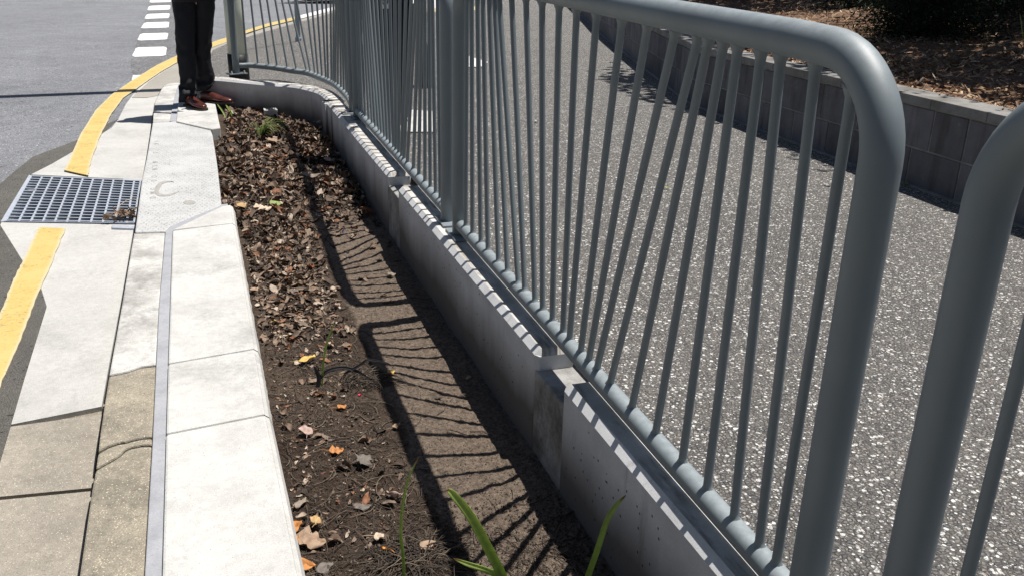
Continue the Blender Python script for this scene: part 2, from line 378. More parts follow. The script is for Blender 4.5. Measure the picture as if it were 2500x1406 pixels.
# ------------------------------------------------------------------ ground, road and gutter (setting)
ZR, ZG = -.31, -.328
G_OUT = [(-0.64,-1.5),(-0.675,2.5537),(-0.6876,2.7876),(-0.7008,3.1324),(-0.7154,3.5001),(-0.7243,3.8155),(-0.805,4.1668),(-0.9086,4.4421),(-1.1261,5.1244)]
G_OUT2 = [(-1.1643,6.2823),(-1.075,6.6033),(-0.9781,7.0344),(-0.8552,7.5941),(-0.7945,7.8842),(-0.7738,8.328),(-0.768,9.0867),(-0.7322,9.9008),(-0.6408,10.935),(-0.5164,11.8285),(-0.3754,12.6458),(-0.1637,13.6379),(0.0768,14.6157),(0.3159,15.4668),(0.7487,17.0872),(1.154,18.4306),(1.837,20.2023),(2.8037,22.845),(3.2443,24.1003),(4.4084,27.119),(6.3568,32.0136)]
K_FACE = [(-0.4065,1.9743),(-0.4156,2.3599),(-0.4253,2.7052),(-0.4327,3.1015),(-0.4383,3.7756),(-0.4523,4.8655),(-0.4717,5.899),(-0.4813,6.8285),(-0.5244,9.1596)]
road = MB()
left = [(-30, -3), (-30, 70)]
R_edge = G_OUT + G_OUT2
rows = []
for x, y in R_edge: rows.append([(x-(x+30)*t*t, y, ZR) for t in [k/10 for k in range(11)]])
rows += [[(x-(x+30)*t*t, y+yy, ZR) for t in [k/10 for k in range(11)]] for (x, y), yy in (((25, 34), 8), ((40, 44), 25))]
rows = [[p for p in r] for r in rows]
road.grid([r[::-1] for r in rows])
RD = road.build('road', M_road, kind='structure')
rp = MB(); pl = [(-0.8581,11.475),(-0.9441,12.6582),(-0.969,13.76),(-1.0147,15.4655),(-1.0948,18.7657),(-1.2007,23.0357),(-1.3726,28.7981),(0.3278,29.1354),(0.1046,14.8695),(-0.1639,13.748),(-0.3771,12.7404),(-0.5189,11.9114),(-0.7025,10.8738)]
rp.prism(pl, ZR-.02, ZR+.004); rp.build('asphalt_resurfacing', M_road2, RD)
rp = MB(); pl = [(-0.7708,8.2865),(-0.8521,7.5594),(-0.9748,7.0046),(-1.0715,6.577),(-1.1607,6.2584),(-1.1232,5.1081),(-0.9066,4.4294),(-0.8034,4.1555),(-0.723,3.8058),(-0.6981,3.1153),(-0.6741,2.5489),(-0.7406,2.5683),(-0.9142,3.2591),(-1.009,4.1823),(-1.2299,5.0655),(-1.2993,5.8625),(-1.2685,6.3404),(-1.2218,6.8327),(-1.1042,7.1344),(-0.9615,7.481),(-0.9172,7.7809)]
rp.prism(pl, ZR-.02, ZR+.004); rp.build('asphalt_patch', M_patch, RD)
dash = [[(-0.9552,13.0876),(-0.5324,13.1973),(-0.5561,14.4132),(-0.9686,14.3241)],[(-1.0169,15.3978),(-0.5829,15.5818),(-0.5965,16.7855),(-1.0342,16.6384)],[(-1.0844,17.7284),(-0.6192,17.9056),(-0.6478,19.2866),(-1.0878,19.0699)],[(-1.1428,20.0418),(-0.6753,20.348),(-0.7042,21.7961),(-1.148,21.5026)],[(-1.2136,22.7393),(-0.7278,23.0782),(-0.7628,24.8608),(-1.2368,24.4608)],[(-1.2993,25.8778),(-0.7866,26.2397),(-0.8236,28.2176),(-1.3561,27.8983)],[(-0.8146,10.7529),(-0.7313,11.0176),(-0.7096,11.1946),(-0.8269,11.1736)]]
for q in dash:
    # rounded ragged-edged dash of thermoplastic
    m = MB(); P = []
    n = len(q)
    for i in range(n):
        a = Vector(q[i]).to_2d(); b = Vector(q[(i+1) % n]).to_2d()
        for k in range(14):
            t = (k+.5)/14; t = .06+.88*t; p = a.lerp(b, t); j = Vector((rnd.uniform(-1, 1), rnd.uniform(-1, 1)*1.6))*.006; P.append(tuple(p+j))
    m.prism(P, ZR-.003, ZR+.008); m.build('white_dash', M_white, RD)

def gz(x, y, xk):     # gutter pan falls from the road edge to the kerb face
    return ZR
gut = MB()
gp_near = [(-0.6847,2.7841),(-0.7008,3.1324),(-0.7154,3.5001),(-0.7243,3.8155),(-0.805,4.1668),(-0.9086,4.4421),(-1.1261,5.1244),(-1.1292,5.1645),(-0.4469,4.9499),(-0.4523,4.8655),(-0.4383,3.7756),(-0.4327,3.1015),(-0.4293,2.8333)]
gut.prism(gp_near, -.4, ZR+.001)
gp_far = [(-1.1661,6.2942),(-1.075,6.6033),(-0.9781,7.0344),(-0.8552,7.5941),(-0.7945,7.8842),(-0.7738,8.328),(-0.768,9.0867),(-0.7322,9.9008),(-0.6408,10.935),(-0.5164,11.8285),(-0.3754,12.6458),(-0.1637,13.6379),(0.0768,14.6157),(0.0911,14.0112),(-0.0095,12.4679),(0.0415,10.8426),(-0.2648,10.542),(-0.4821,10.3147),(-0.5178,9.0442),(-0.4752,6.7425),(-0.4669,5.9888)]
gut.prism(gp_far, -.4, ZR+.001)
GU = gut.build('gutter', M_gutter, kind='structure')
ap = MB(); ap.prism([(-0.738,9.4811),(-0.6283,10.6523),(-0.5062,11.4998),(-0.3693,12.3163),(-0.163,13.3082),(0.0724,14.298),(0.3088,15.2134),(0.723,16.5741),(1.1167,17.8822),(1.769,19.4873),(2.7072,22.0776),(3.1272,23.2475),(4.2651,26.2469),(6.1151,30.8027),(6.0029,30.2406),(4.1015,25.2522),(2.979,22.1685),(2.593,21.1704),(1.7016,18.7799),(1.0555,16.9826),(0.6916,15.9489),(0.2948,14.718),(0.0893,13.8864),(-0.0095,12.4591),(0.0581,10.7622),(-0.2553,10.4673),(-0.4716,10.2433),(-0.5045,9.5778),(-0.5944,9.4577)], -.36, ZR+.006)
ap.build('apron', M_apron, GU)
og = MB(); og.prism([(-0.6848,2.7709),(-0.4224,2.7803),(-0.4093,2.3403),(-0.6437,2.3639),(-0.6742,2.5376)], -.4, ZR+.0005); og.build('old_gutter_slab', M_gutold, GU)
og = MB(); og.prism([(-0.641,2.3491),(-0.4089,2.3256),(-0.4014,1.9494),(-0.47,-1.5),(-0.64,-1.5),(-0.7331,2.0491)], -.4, ZR-.001); og.build('old_gutter_slab', M_gutold, GU)
jb = MB(); jb.box(-.75, -.30, .5, 3.2, -.5, ZR-.016); jb.build('joint_filler', M_kerbold, GU)
def band(name, A, B, mat, parent, zt, zb=None, label=None, seed=0, jit=.0028):
    m = MB(); r = random.Random(seed); sub = lambda Q: [tuple(lerp(Q[i][d], Q[i+1][d], k/8) for d in (0, 1)) for i in range(len(Q)-1) for k in range(8)]+[tuple(Q[-1])]; A = sub(A); B = sub(B)
    C5 = (0, .22, .5, .78, 1); up = [[(lerp(a[0], b[0], t)+(r.uniform(-jit, jit) if t in (0, 1) else 0), lerp(a[1], b[1], t), zt) for t in C5] for a, b in zip(A, B)]
    m.grid(up, smooth=False); o = m.build(name, mat, parent); a_ = o.data.attributes.new('mid', 'FLOAT', 'POINT'); a_.data.foreach_set('value', [(0, .8, 1, .8, 0)[i % 5] for i in range(len(o.data.vertices))])
    so_ = o.modifiers.new('thick', 'SOLIDIFY'); so_.thickness = .004; so_.offset = 0
    return o
band('yellow_line', [(-0.8,-1.5),(-0.8307,3.0631),(-0.8832,3.7449),(-0.9045,4.141),(-0.9073,4.439),(-0.9226,4.9956)], [(-0.69,-1.5),(-0.7629,3.0595),(-0.762,3.4615),(-0.7769,3.9422),(-0.7762,4.3036),(-0.7869,4.9393)], M_yellow, RD, ZR+.0075, seed=1)
band('yellow_line', [(-0.9591,6.3207),(-0.9627,6.582),(-0.9957,7.6469),(-0.993,8.7003),(-0.9342,9.6739),(-0.7946,10.7799),(-0.6085,12.0474),(-0.3986,13.0878),(-0.1637,13.8671),(0.0819,14.9487),(0.3249,15.7705),(0.7637,17.3763),(1.1742,18.7214),(1.8715,20.5613),(2.0379,21.0821)], [(-0.7952,6.1323),(-0.8213,6.5514),(-0.8461,7.566),(-0.8455,8.543),(-0.811,9.4139),(-0.6692,10.4645),(-0.5276,11.47),(-0.383,12.2829),(-0.1623,13.1672),(0.0714,14.1976),(0.3032,15.002),(0.7333,16.7732),(1.1265,18.022),(1.7911,19.7173),(1.9364,20.0744)], M_yellow, RD, ZR+.012, seed=2)
band('white_kerb_paint', [(2.0469,21.0826),(2.8738,23.4001),(3.3054,24.5436),(4.5037,27.6971),(6.4594,32.5269)], [(1.945,20.0747),(2.7087,22.0877),(3.1183,23.1815),(4.253,26.1724),(5.9859,30.1547)], M_white, RD, ZR+.012, seed=3)

# exposed aggregate path: one sheet, falling to road level at the far kerb
K3 = [(-0.2537,10.4005),(0.0578,10.6935),(-0.0094,12.3795),(0.0896,13.8545),(0.2966,14.7522),(0.6948,15.998),(1.0604,17.0458),(1.7058,18.8177),(2.6018,21.2367),(3.0007,22.3232),(4.1388,25.4773),(6.0761,30.6059)]
def seg_d(x, y):
    best = 9
    for (ax, ay), (bx, by) in zip(K3[1:], K3[2:]):
        dx, dy = bx-ax, by-ay; t = max(0, min(1, ((x-ax)*dx+(y-ay)*dy)/(dx*dx+dy*dy)))
        best = min(best, math.hypot(x-ax-dx*t, y-ay-dy*t))
    return best
def zpath(x, y):
    return -.302+.272*smooth01(seg_d(x, y)/2.4)
# low concrete wall: face line, from the near end to its curved far end
WX = .850
WC = catmull([(WX, 6.80), (WX, 7.08)] + [(0.8685,7.1193),(0.8532,7.4371),(0.8224,7.5986),(0.7253,7.8324),(0.6362,7.9453),(0.505,8.0305),(0.3018,8.2153),(0.1678,8.3405),(0.0484,8.4384),(-0.1421,8.5194)], 5)
def offset_curve(P, d):
    out = []
    for i, p in enumerate(P):
        a = Vector(P[max(i-1, 0)]).to_2d(); b = Vector(P[min(i+1, len(P)-1)]).to_2d(); t = (b-a).normalized(); nrm = Vector((t.y, -t.x))
        out.append((p[0]+nrm.x*d, p[1]+nrm.y*d))
    return out
WB = offset_curve(WC, .135)
path = MB(); Ls = [(WX+.13, y) for y in [-3+.45*k for k in range(22)]] + WB[::2]
L2 = []
for p in Ls:
    if not L2 or p[1] > L2[-1][1]+.01: L2.append(p)
Ls = L2+K3
rows = []
for lx, ly in Ls:
    rows.append([(lambda X: (X, ly, zpath(X, ly)))(lx+(16-lx)*(k/26)**1.6) for k in range(27)])
lx, ly = K3[-1]
for yy in (26, 30, 36, 45, 60): rows.append([(lx+(yy-ly)*.9+(30-lx)*(k/26)**1.6, yy, -.03-.27*(1-smooth01(k/8))) for k in range(27)])
path.grid(rows); PT = path.build('path', M_path, kind='structure')
yb = MB(); yb.prism([(3.8695,17.8803),(4.1245,19.0532),(6.0076,20.2632),(5.6085,18.914)], -.05, -.024); yb.build('yellow_line', M_yellow, PT)
yb = MB(); yb.prism([(4.0651,19.1842),(5.2561,24.7763),(6.6534,25.0659),(5.2845,19.7321)], -.05, -.026); yb.build('white_crossing_paint', M_white, PT)
yb = MB()
for (x0, y0), (x1, y1) in [[(2.2787,6.1935),(2.7683,6.4623)],[(2.7683,6.4623),(3.1833,6.5111)],[(3.1833,6.5111),(3.49,6.6056)]]:
    yb.tube([(x0, y0, -.029), ((x0+x1)/2, (y0+y1)/2+.02, -.029), (x1, y1, -.029)], .004, 5)
yb.build('crack_sealant', M_mortar, PT)

# garden soil, a lumpy sheet between edging and wall
def zsoil(x, y):
    base = interp([(-2, -.33), (3.9, -.33), (5.5, -.315), (7.2, -.295), (9.5, -.285)], y)
    n = fb(x*3, y*3, 3)*.012
    rough = smooth01((2.3-y)/.5)*.6+.35
    wall = smooth01((x-.35)/.25)
    lump = noise.noise(Vector((x*26, y*26, 1)))*.006*(rough+.3)+noise.noise(Vector((x*60, y*60, 4)))*.005*(rough+.25)*1.4+noise.noise(Vector((x*120, y*120, 8)))*.004*rough
    return base+n*.8+lump-.012*smooth01((x-.5)/.2)+.012*(1-wall)
soil = MB(); NX, NY = 200, 700; vs = []; sand = []
for j in range(NY+1):
    y = -.5+9.6*(j/NY)**1.45
    for i in range(NX+1):
        x = -.12+(1.05+.12)*i/NX; vs.append((x, y, zsoil(x, y)))
        sx = smooth01((x-.43-.05*noise.noise(Vector((0, y*3, 0))))/.10)*smooth01((y-1.15)/.3)*(1-smooth01((y-5.0)/.35))
        sand.append(.95*sx-.15*smooth01((1.75-y)/.3)*sx+.08*(noise.noise(Vector((x*5, y*5, 9)))))
fs = [(j*(NX+1)+i, j*(NX+1)+i+1, (j+1)*(NX+1)+i+1, (j+1)*(NX+1)+i) for j in range(NY) for i in range(NX)]
soil.add(vs, fs, 0, True); SO = soil.build('garden_soil', M_soil, kind='structure')
a_ = SO.data.attributes.new('sand', 'FLOAT', 'POINT'); a_.data.foreach_set('value', sand)

# mulched bank behind the block wall
BW = [(3.5374,2.7509),(3.539,3.0037),(3.5549,3.3385),(3.6027,3.8221),(3.625,4.4324),(3.6818,4.8905),(3.7451,5.7631),(3.7831,6.5129),(4.1584,7.918),(4.6157,9.2236),(5.2797,11.2556),(5.9884,13.4285),(6.6697,15.4)]
BWX = [(3.50, -2.0)] + BW + [(BW[-1][0]+2.6, BW[-1][1]+7.7), (BW[-1][0]+6, BW[-1][1]+18)]
def zbank(d, x, y): return .395+.15*d-.006*d*d+.05*fb(x*.8, y*.8, 5)*min(1, d)+.012*fb(x*5, y*5, 7)
rows = []
BD = catmull(BWX, 4)
bank_pts = []
for i, p in enumerate(BD):
    a = Vector(BD[max(i-1, 0)]).to_2d(); b = Vector(BD[min(i+1, len(BD)-1)]).to_2d(); t = (b-a).normalized(); nr = Vector((t.y, -t.x)); nr = (nr+Vector((1.2, 0))).normalized()
    r = []
    for k in range(40):
        d = .10+13*(k/39)**1.7; X = p[0]+nr.x*d; Y = p[1]+nr.y*d; r.append((X, Y, zbank(d, X, Y)))
    rows.append(r)
bank = MB(); bank.grid(rows); BK = bank.build('mulch_bank', M_mbase, kind='structure')
BROWS = rows

# ------------------------------------------------------------------ concrete edging of the garden
def slabpoly(name, poly, zt, zb, mat, label=None, cat=None, group=None, parent=None, bevel=.005, side=None):
    m = MB(); m.prism(poly, zb, zt)
    return m.build(name, [mat], parent, bevel, label=label, cat=cat, group=group)
ZS, ZK = -.20, -.222
def slab_thing(poly, label):      # right-hand edge is the chamfered, rough cast side
    return slabpoly('concrete_slab', poly, ZS, -.40, M_slab, label, 'concrete slab', 'white edging slabs along the garden bed', bevel=.007)
g = .0035
SL = {'a': [(-0.1982,1.7456),(-0.2084,2.3921),(0.069,2.4326),(0.0876,1.6597)],'b': [(-0.2084,2.3921),(-0.2159,2.8717),(0.0657,2.9193),(0.069,2.4326)],'c': [(-0.2159,2.8717),(-0.2373,4.4278),(0.0484,4.4877),(0.0657,2.9193)],'d': [(-0.2374,4.4349),(0.0013,4.8238),(0.0483,4.8466),(0.0484,4.4877)]}
a, b, c_, d_ = SL['a'], SL['b'], SL['c'], SL['d']
def edge_strip(poly_pts, label, y0cut=None): pass
def jt(p, dy): return (p[0], p[1]+dy)
slab_thing([(a[0][0]+.004, -1.6), (a[3][0]+.018, -1.6), (a[3][0], a[3][1]), jt(a[2], -g), jt(a[1], -g), a[0]], 'long white edging slab nearest the camera, between grey mortar strip and bare soil')
slab_thing([jt(b[0], g), jt(b[3], g), jt(b[2], -g), jt(b[1], -g)], 'short white edging slab between two grooves, second from the camera')
slab_thing([jt(c_[0], g), jt(c_[3], g), jt(c_[2], -g), jt(c_[1], -g)], 'white edging slab between the short slab and the slanted corner piece')
slab_thing([jt(d_[0], g+.006), jt(d_[3], g), d_[2], d_[1]], 'white triangular edging piece with slanted end beside the stamped pit lid')
# rough cast side skirts belong to each slab
for o, (y0, y1) in zip([o for o in COL.objects if o.name.startswith('concrete_slab')], [(-1.6, a[2][1]-g), (b[3][1]+g, b[2][1]-g), (c_[3][1]+g, c_[2][1]-g), (d_[3][1]+g, d_[2][1])]):
    m = MB(); n = 40; rws = []
    xe = lambda y: interp([(-1.6, a[3][0]+.018), (a[3][1], a[3][0]), (a[2][1], a[2][0]), (b[2][1], b[2][0]), (c_[2][1], c_[2][0]), (d_[2][1]+.001, d_[2][0])], y)
    for k in range(n+1):
        y = y0+(y1-y0)*k/n; x = xe(y); j = .0035*noise.noise(Vector((y*40, 3, 0)))+.002*noise.noise(Vector((y*110, 5, 0)))
        rws.append([(x-.004, y, ZS-.003), (x+.010+j*.4, y, ZS-.014), (x+.019+j, y, ZS-.04), (x+.020+j, y, -.42)])
    m.grid([r for r in rws], smooth=False); m.build('cast_side', M_kerbnew if False else M_slab, o)
# far slab
fs_ = [(-0.2793,7.4761),(-0.0513,7.1294),(-0.0191,7.0889),(0.0474,7.1276),(0.0316,8.252),(0.0243,9.1015),(-0.2232,9.5957),(-0.2786,9.6637)]
slab_thing(fs_, 'white edging slab under the standing man, square block end towards the pit lid')
# mortar strip
mo = MB(); mo.prism([(-0.252,-1.5),(-0.2369,1.778),(-0.2451,2.3652),(-0.2557,2.901),(-0.2659,3.4425),(-0.2721,4.469),(-0.2477,4.5563),(0.0021,4.9173),(0.0345,4.927),(0.0347,4.662),(-0.2397,4.461),(-0.2237,3.4312),(-0.2148,2.8637),(-0.2075,2.4158),(-0.1981,1.7663),(-0.205,-1.5)], -.3, -.214)
mo.build('mortar_strip', M_mortar, None, .003, label='smooth grey mortar strip between the kerb and the white edging slabs', cat='mortar strip')
mo = MB(); mo.prism([(-0.332,7.5679),(-0.3267,8.2795),(-0.3187,9.0509),(-0.3008,9.7246),(-0.2375,9.6853),(-0.2563,8.7849),(-0.2731,8.0962),(-0.2753,7.5016)], -.3, -.2135)
mo.build('mortar_strip', M_mortar, None, .003, label='short grey mortar strip at the heels of the standing man', cat='mortar strip')
# kerb stones
def kerb(poly, mat, label, parent=None, name='kerb_stone'):
    return slabpoly(name, poly, ZK, -.42, mat, label, 'kerb' if label else None, 'kerb stones along the gutter' if label else None, parent, .006)
kerb([(-0.4058,3.4954),(-0.4187,4.5043),(-0.275,4.4827),(-0.2656,3.4578),(-0.2573,2.9242),(-0.3035,2.924),(-0.3464,2.8971),(-0.4003,2.8837)], M_kerbnew, 'new white kerb stone between the pit lid and the tan kerb')
KO = empty('kerb_stone', (-.33, 2.0, ZK), 'old tan kerb stone with two cracks, nearest the camera', 'kerb', 'kerb stones along the gutter')
for poly in ([(-0.3999,2.8711),(-0.3455,2.8841),(-0.3029,2.9107),(-0.2568,2.9109),(-0.2505,2.5918),(-0.2484,2.4286),(-0.2726,2.4308),(-0.2944,2.4299),(-0.321,2.421),(-0.3373,2.4233),(-0.3661,2.4084),(-0.3882,2.3896),(-0.3926,2.5041)],
             [(-0.3874,2.3691),(-0.3649,2.3942),(-0.3363,2.409),(-0.3202,2.409),(-0.2937,2.4178),(-0.2721,2.4211),(-0.2479,2.4165),(-0.2465,2.3831),(-0.276,2.3893),(-0.292,2.3869),(-0.307,2.3867),(-0.32,2.3744),(-0.3272,2.3561),(-0.3366,2.341),(-0.3531,2.326),(-0.3654,2.3122),(-0.3854,2.2967)],
             [(-0.3848,2.2797),(-0.3644,2.3012),(-0.352,2.3127),(-0.3358,2.3297),(-0.3253,2.3444),(-0.3171,2.3622),(-0.3041,2.3743),(-0.2913,2.3752),(-0.2754,2.3775),(-0.2471,2.3716),(-0.2389,1.7864),(-0.256,-1.5),(-0.4,-1.5),(-0.3763,1.8277),(-0.3847,2.1847)]):
    child_keep(kerb(poly, M_kerbold, None, name='kerb_piece'), KO)
kf = MB(); kf.box(-.37, -.27, 1.2, 3.0, -.4, ZK-.035); child_keep(kf.build('joint_filler', M_mbase), KO)
kfar = catmull([(-0.459,7.5886),(-0.482,8.4791),(-0.4707,9.0117),(-0.4483,9.5536),(-0.4126,9.7848),(-0.3516,9.8678),(-0.2876,9.8432)], 5)
kerb(kfar+[(-0.3022,9.7689),(-0.3201,9.0922),(-0.3282,8.3172),(-0.3304,7.6019)], M_kerbnew, 'white kerb stone with rounded far end, behind the pit lid')
# stamped concrete pit lid
def make_lid():
    k = NT('stamped_lid_concrete')
    big = k.noise(4, 5, .65); fine = k.noise(260, 2)
    br = k.n('ShaderNodeTexBrick'); co = k.coord((1, 1, 1)); k.l(co, br.inputs['Vector'])
    br.offset = .5; br.inputs['Scale'].default_value = 1; br.inputs['Brick Width'].default_value = .0245; br.inputs['Row Height'].default_value = .034; br.inputs['Mortar Size'].default_value = .0033; br.inputs['Mortar Smooth'].default_value = .25
    br.inputs['Color1'].default_value = (1, 1, 1, 1); br.inputs['Color2'].default_value = (1, 1, 1, 1); br.inputs['Mortar'].default_value = (0, 0, 0, 1)
    wv = k.noise(70, 2, .5); mk = k.math('MULTIPLY', k.math('SUBTRACT', 1, br.outputs['Color']), k.math('GREATER_THAN', wv, .54))
    mk = k.math('MULTIPLY', mk, k.ramp(big, [(.3, .25), (.62, 1)]))
    col = k.mix(k.ramp(big, [(.4, 0), (.68, .7)]), (.53, .535, .53), (.40, .40, .40))
    col = k.mix(k.math('MULTIPLY', mk, .6), col, (.24, .235, .23))
    pv = k.vor(48); pn = k.noise(9, 3); pit = k.math('MULTIPLY', k.math('LESS_THAN', pv.outputs['Distance'], .16), k.math('GREATER_THAN', pn, .56)); col = k.mix(k.math('MULTIPLY', pit, .7), col, (.25, .25, .25))
    return k.out(col, .8, k.bump(mk, -.002, 1, k.bump(fine, .0008)), .3)
M_lid = make_lid()
LP = [(-0.4126,4.4834),(-0.2724,4.4627),(-0.249,4.5503),(0.0019,4.8938),(0.0019,5.1738),(-0.0012,5.9272),(-0.014,6.9114),(-0.0254,7.1469),(-0.0662,7.2769),(-0.2816,7.5357),(-0.3305,7.5263),(-0.4563,7.513),(-0.4392,6.2087),(-0.4368,5.573)]
lid = empty('concrete_pit_cover', (LP[0][0], LP[0][1], ZK), 'pale concrete pit lid stamped with dimples and a crescent, beside the drain grate', 'pit lid')
m = MB(); m.prism(LP, -.34, -.212); child_keep(m.build('lid_slab', M_lid, None, .008), lid)
# relief: crescent, oval patch and row of stamped letters
def lq(px): return px
m = MB()
Cc = [(-0.2529,5.459),(-0.2791,5.5061),(-0.3069,5.5176),(-0.3332,5.4875),(-0.3507,5.4108),(-0.3558,5.314),(-0.3477,5.2175),(-0.3261,5.1572),(-0.2957,5.1455),(-0.2658,5.1522),(-0.2407,5.1926),(-0.2198,5.2443)]
Ci = [(-0.2533,5.4796),(-0.2785,5.4802),(-0.3009,5.47),(-0.3179,5.4333),(-0.3227,5.3746),(-0.3277,5.3269),(-0.3345,5.2709),(-0.324,5.2213),(-0.2968,5.1825),(-0.269,5.1945),(-0.2457,5.2219),(-0.2199,5.2538)]
m.grid([[(p[0], p[1], -.2105) for p in Cc], [(p[0], p[1], -.2105) for p in Ci]], smooth=False)
ov = [(-0.1967,4.9929),(-0.1865,5.0256),(-0.1652,5.0294),(-0.1395,5.0101),(-0.131,4.9773),(-0.1394,4.9446),(-0.1646,4.942),(-0.1878,4.9561)]
m.add([(x, y, -.2105) for x, y in ov], [tuple(range(len(ov)))])
child_keep(m.build('stamped_crescent', simple('stamp_grey', (.36, .35, .33), .9, .2, 60)), lid)
def text_mesh(body, size):
    cu = bpy.data.curves.new('t', 'FONT'); cu.body = body; cu.size = size; cu.extrude = .0006; cu.align_x = 'LEFT'
    o = bpy.data.objects.new('t', cu); COL.objects.link(o); dg = bpy.context.evaluated_depsgraph_get(); dg.update()
    me = bpy.data.meshes.new_from_object(o.evaluated_get(dg)); bpy.data.objects.remove(o); return me
tp = [(-0.3711,5.1135),(-0.4131,6.8336)]
dirv = Vector((tp[1][0]-tp[0][0], tp[1][1]-tp[0][1])); nd = dirv.normalized()
LT = 'DWG DO NSM  T: HI'
for k, ch in enumerate(LT):
    if ch == ' ': continue
    me = text_mesh(ch, .062); me.materials.append(M_mortar2); to = bpy.data.objects.new('stamped_letter', me); COL.objects.link(to)
    p = Vector(tp[0])+dirv*(k/len(LT))
    to.matrix_world = Matrix.Translation((p.x+.03, p.y, -.2118)) @ Matrix.Rotation(math.atan2(nd.y, nd.x), 4, 'Z') @ Matrix.Diagonal((.9, .75, 1, 1))
    to.parent = lid; to.matrix_parent_inverse = Matrix.Translation(-Vector(lid.location))

# ------------------------------------------------------------------ drain grate in the gutter
GQ = [(-1.1568,6.252),(-0.465,5.9605),(-0.4466,4.9519),(-1.1274,5.1581)]
GI = [(-1.1337,6.2239),(-0.4737,5.9402),(-0.4558,4.97),(-1.0997,5.1672)]
gr = empty('drain_grate', (GQ[3][0], GQ[3][1], ZR), 'galvanised steel drain grate across the gutter beside the yellow line', 'drain grate')
def ql(Q, u, v):
    a = Vector(Q[3]).lerp(Vector(Q[2]), u); b = Vector(Q[0]).lerp(Vector(Q[1]), u); return a.lerp(b, v)
def bar(m, p, q, w_, z0, z1):
    d = (q-p).normalized(); n_ = Vector((-d.y, d.x))*w_/2
    m.prism([tuple(p-n_), tuple(q-n_), tuple(q+n_), tuple(p+n_)], z0, z1)
ZT = -.300
fr = MB()
q = [Vector(p) for p in GQ]; qi = [Vector(p) for p in GI]
fr.prism([GQ[0], GQ[3], GI[3], GI[0]], ZT-.05, ZT-.001)
bar(fr, qi[0], qi[1], .008, ZT-.05, ZT); bar(fr, qi[1], qi[2], .010, ZT-.05, ZT); bar(fr, qi[2], qi[3], .006, ZT-.05, ZT-.003)
fr.prism([(-0.5629,4.9441),(-0.449,4.9005),(-0.4479,4.8463),(-0.5586,4.8889)], -.33, -.2985)
fr.prism([(-0.5803,5.995),(-0.4661,5.9468),(-0.4644,5.9132),(-0.578,5.9611)], -.33, -.2985)
child_keep(fr.build('frame', M_galv, None, .0015), gr)
bs = MB()
for i in range(1, 11): bar(bs, ql(GI, i/10.6, 0), ql(GI, i/10.6, 1), .0105, ZT-.014, ZT-.0015)
child_keep(bs.build('bearer_bars', M_galv), gr)
bs = MB()
for j in range(0, 17): bar(bs, ql(GI, 0, (j+.25)/16.5), ql(GI, 1, (j+.25)/16.5), .0105, ZT-.012, ZT)
child_keep(bs.build('cross_bars', M_galv), gr)
pit = MB()
P = [tuple(p) for p in GQ]; bz = -.9
for (p, q_) in zip(P, P[1:]+P[:1]): pit.add([(p[0], p[1], bz), (q_[0], q_[1], bz), (q_[0], q_[1], ZT-.05), (p[0], p[1], ZT-.05)], [(0, 1, 2, 3)])
pit.add([(p[0], p[1], bz) for p in P], [(0, 1, 2, 3)])
child_keep(pit.build('pit_walls', M_dark), gr)
tg = MB(); t0 = ql(GI, .03, .62); t1 = ql(GI, .10, .66); tg.prism([tuple(t0), (t1.x, t0.y), tuple(t1), (t0.x, t1.y)], ZT-.008, ZT+.001); child_keep(tg.build('name_plate', M_bolt), gr)

# ------------------------------------------------------------------ low concrete wall
wall = empty('garden_wall', (WX, 0, -.35), 'low concrete wall under the grey railing, with chamfered top and drainage notches', 'low wall')
CH = .019; ZB = -.45
def wall_profile(): # (offset from face line, z, )
    return [(.0, ZB), (0, -CH), (CH, 0), (.130-CH*.8, 0), (.130, -CH*.8), (.130, ZB)]
def wall_section(y0, y1):
    m = MB(); pr = wall_profile()
    ys = [y0, y0+CH, y1-CH, y1]; rings = []
    for k, y in enumerate(ys):
        e = CH if k in (0, 3) else 0
        rings.append([(WX+min(max(o, e*.6), .13-e*.6), y, min(z, -e) if z > ZB else z) for o, z in pr])
    n = len(pr); vs = [p for r in rings for p in r]
    for i in range(3):
        for k in range(n-1):
            mi = 1 if (pr[k][1] > -CH*.5 and pr[k+1][1] > -CH*.5) else 0
            m.add([rings[i][k], rings[i][k+1], rings[i+1][k+1], rings[i+1][k]][::-1], [(0, 1, 2, 3)], mi)
    m.add(rings[0], [tuple(range(n))]); m.add(rings[3], [tuple(range(n-1, -1, -1))])
    o = m.build('wall_section', [M_wall, M_walltop]); child_keep(o, wall); return o
secs = [(-2.2, 2.021), (2.228, 4.271), (4.539, 6.724)]
for s_ in secs: wall_section(*s_)
for y0, y1 in ((2.0, 2.25), (4.25, 4.56)):
    m = MB(); m.box(WX+.003, WX+.15, y0, y1, ZB, -.066); child_keep(m.build('notch_floor', M_notch, None, .004), wall)
cm = MB(); pr = wall_profile(); rings = []
ins = [offset_curve(WC, o) for o, z in pr]
for i in range(len(WC)):
    rings.append([(ins[k][i][0], ins[k][i][1], pr[k][1]) for k in range(len(pr))])
for i in range(len(WC)-1):
    for k in range(len(pr)-1):
        mi = 1 if k == 2 else 0
        cm.add([rings[i][k], rings[i][k+1], rings[i+1][k+1], rings[i+1][k]][::-1], [(0, 1, 2, 3)], mi, False)
cm.add(rings[0], [tuple(range(6))]); cm.add(rings[-1], [tuple(range(5, -1, -1))])
child_keep(cm.build('curved_wall_section', [M_wall, M_walltop]), wall)

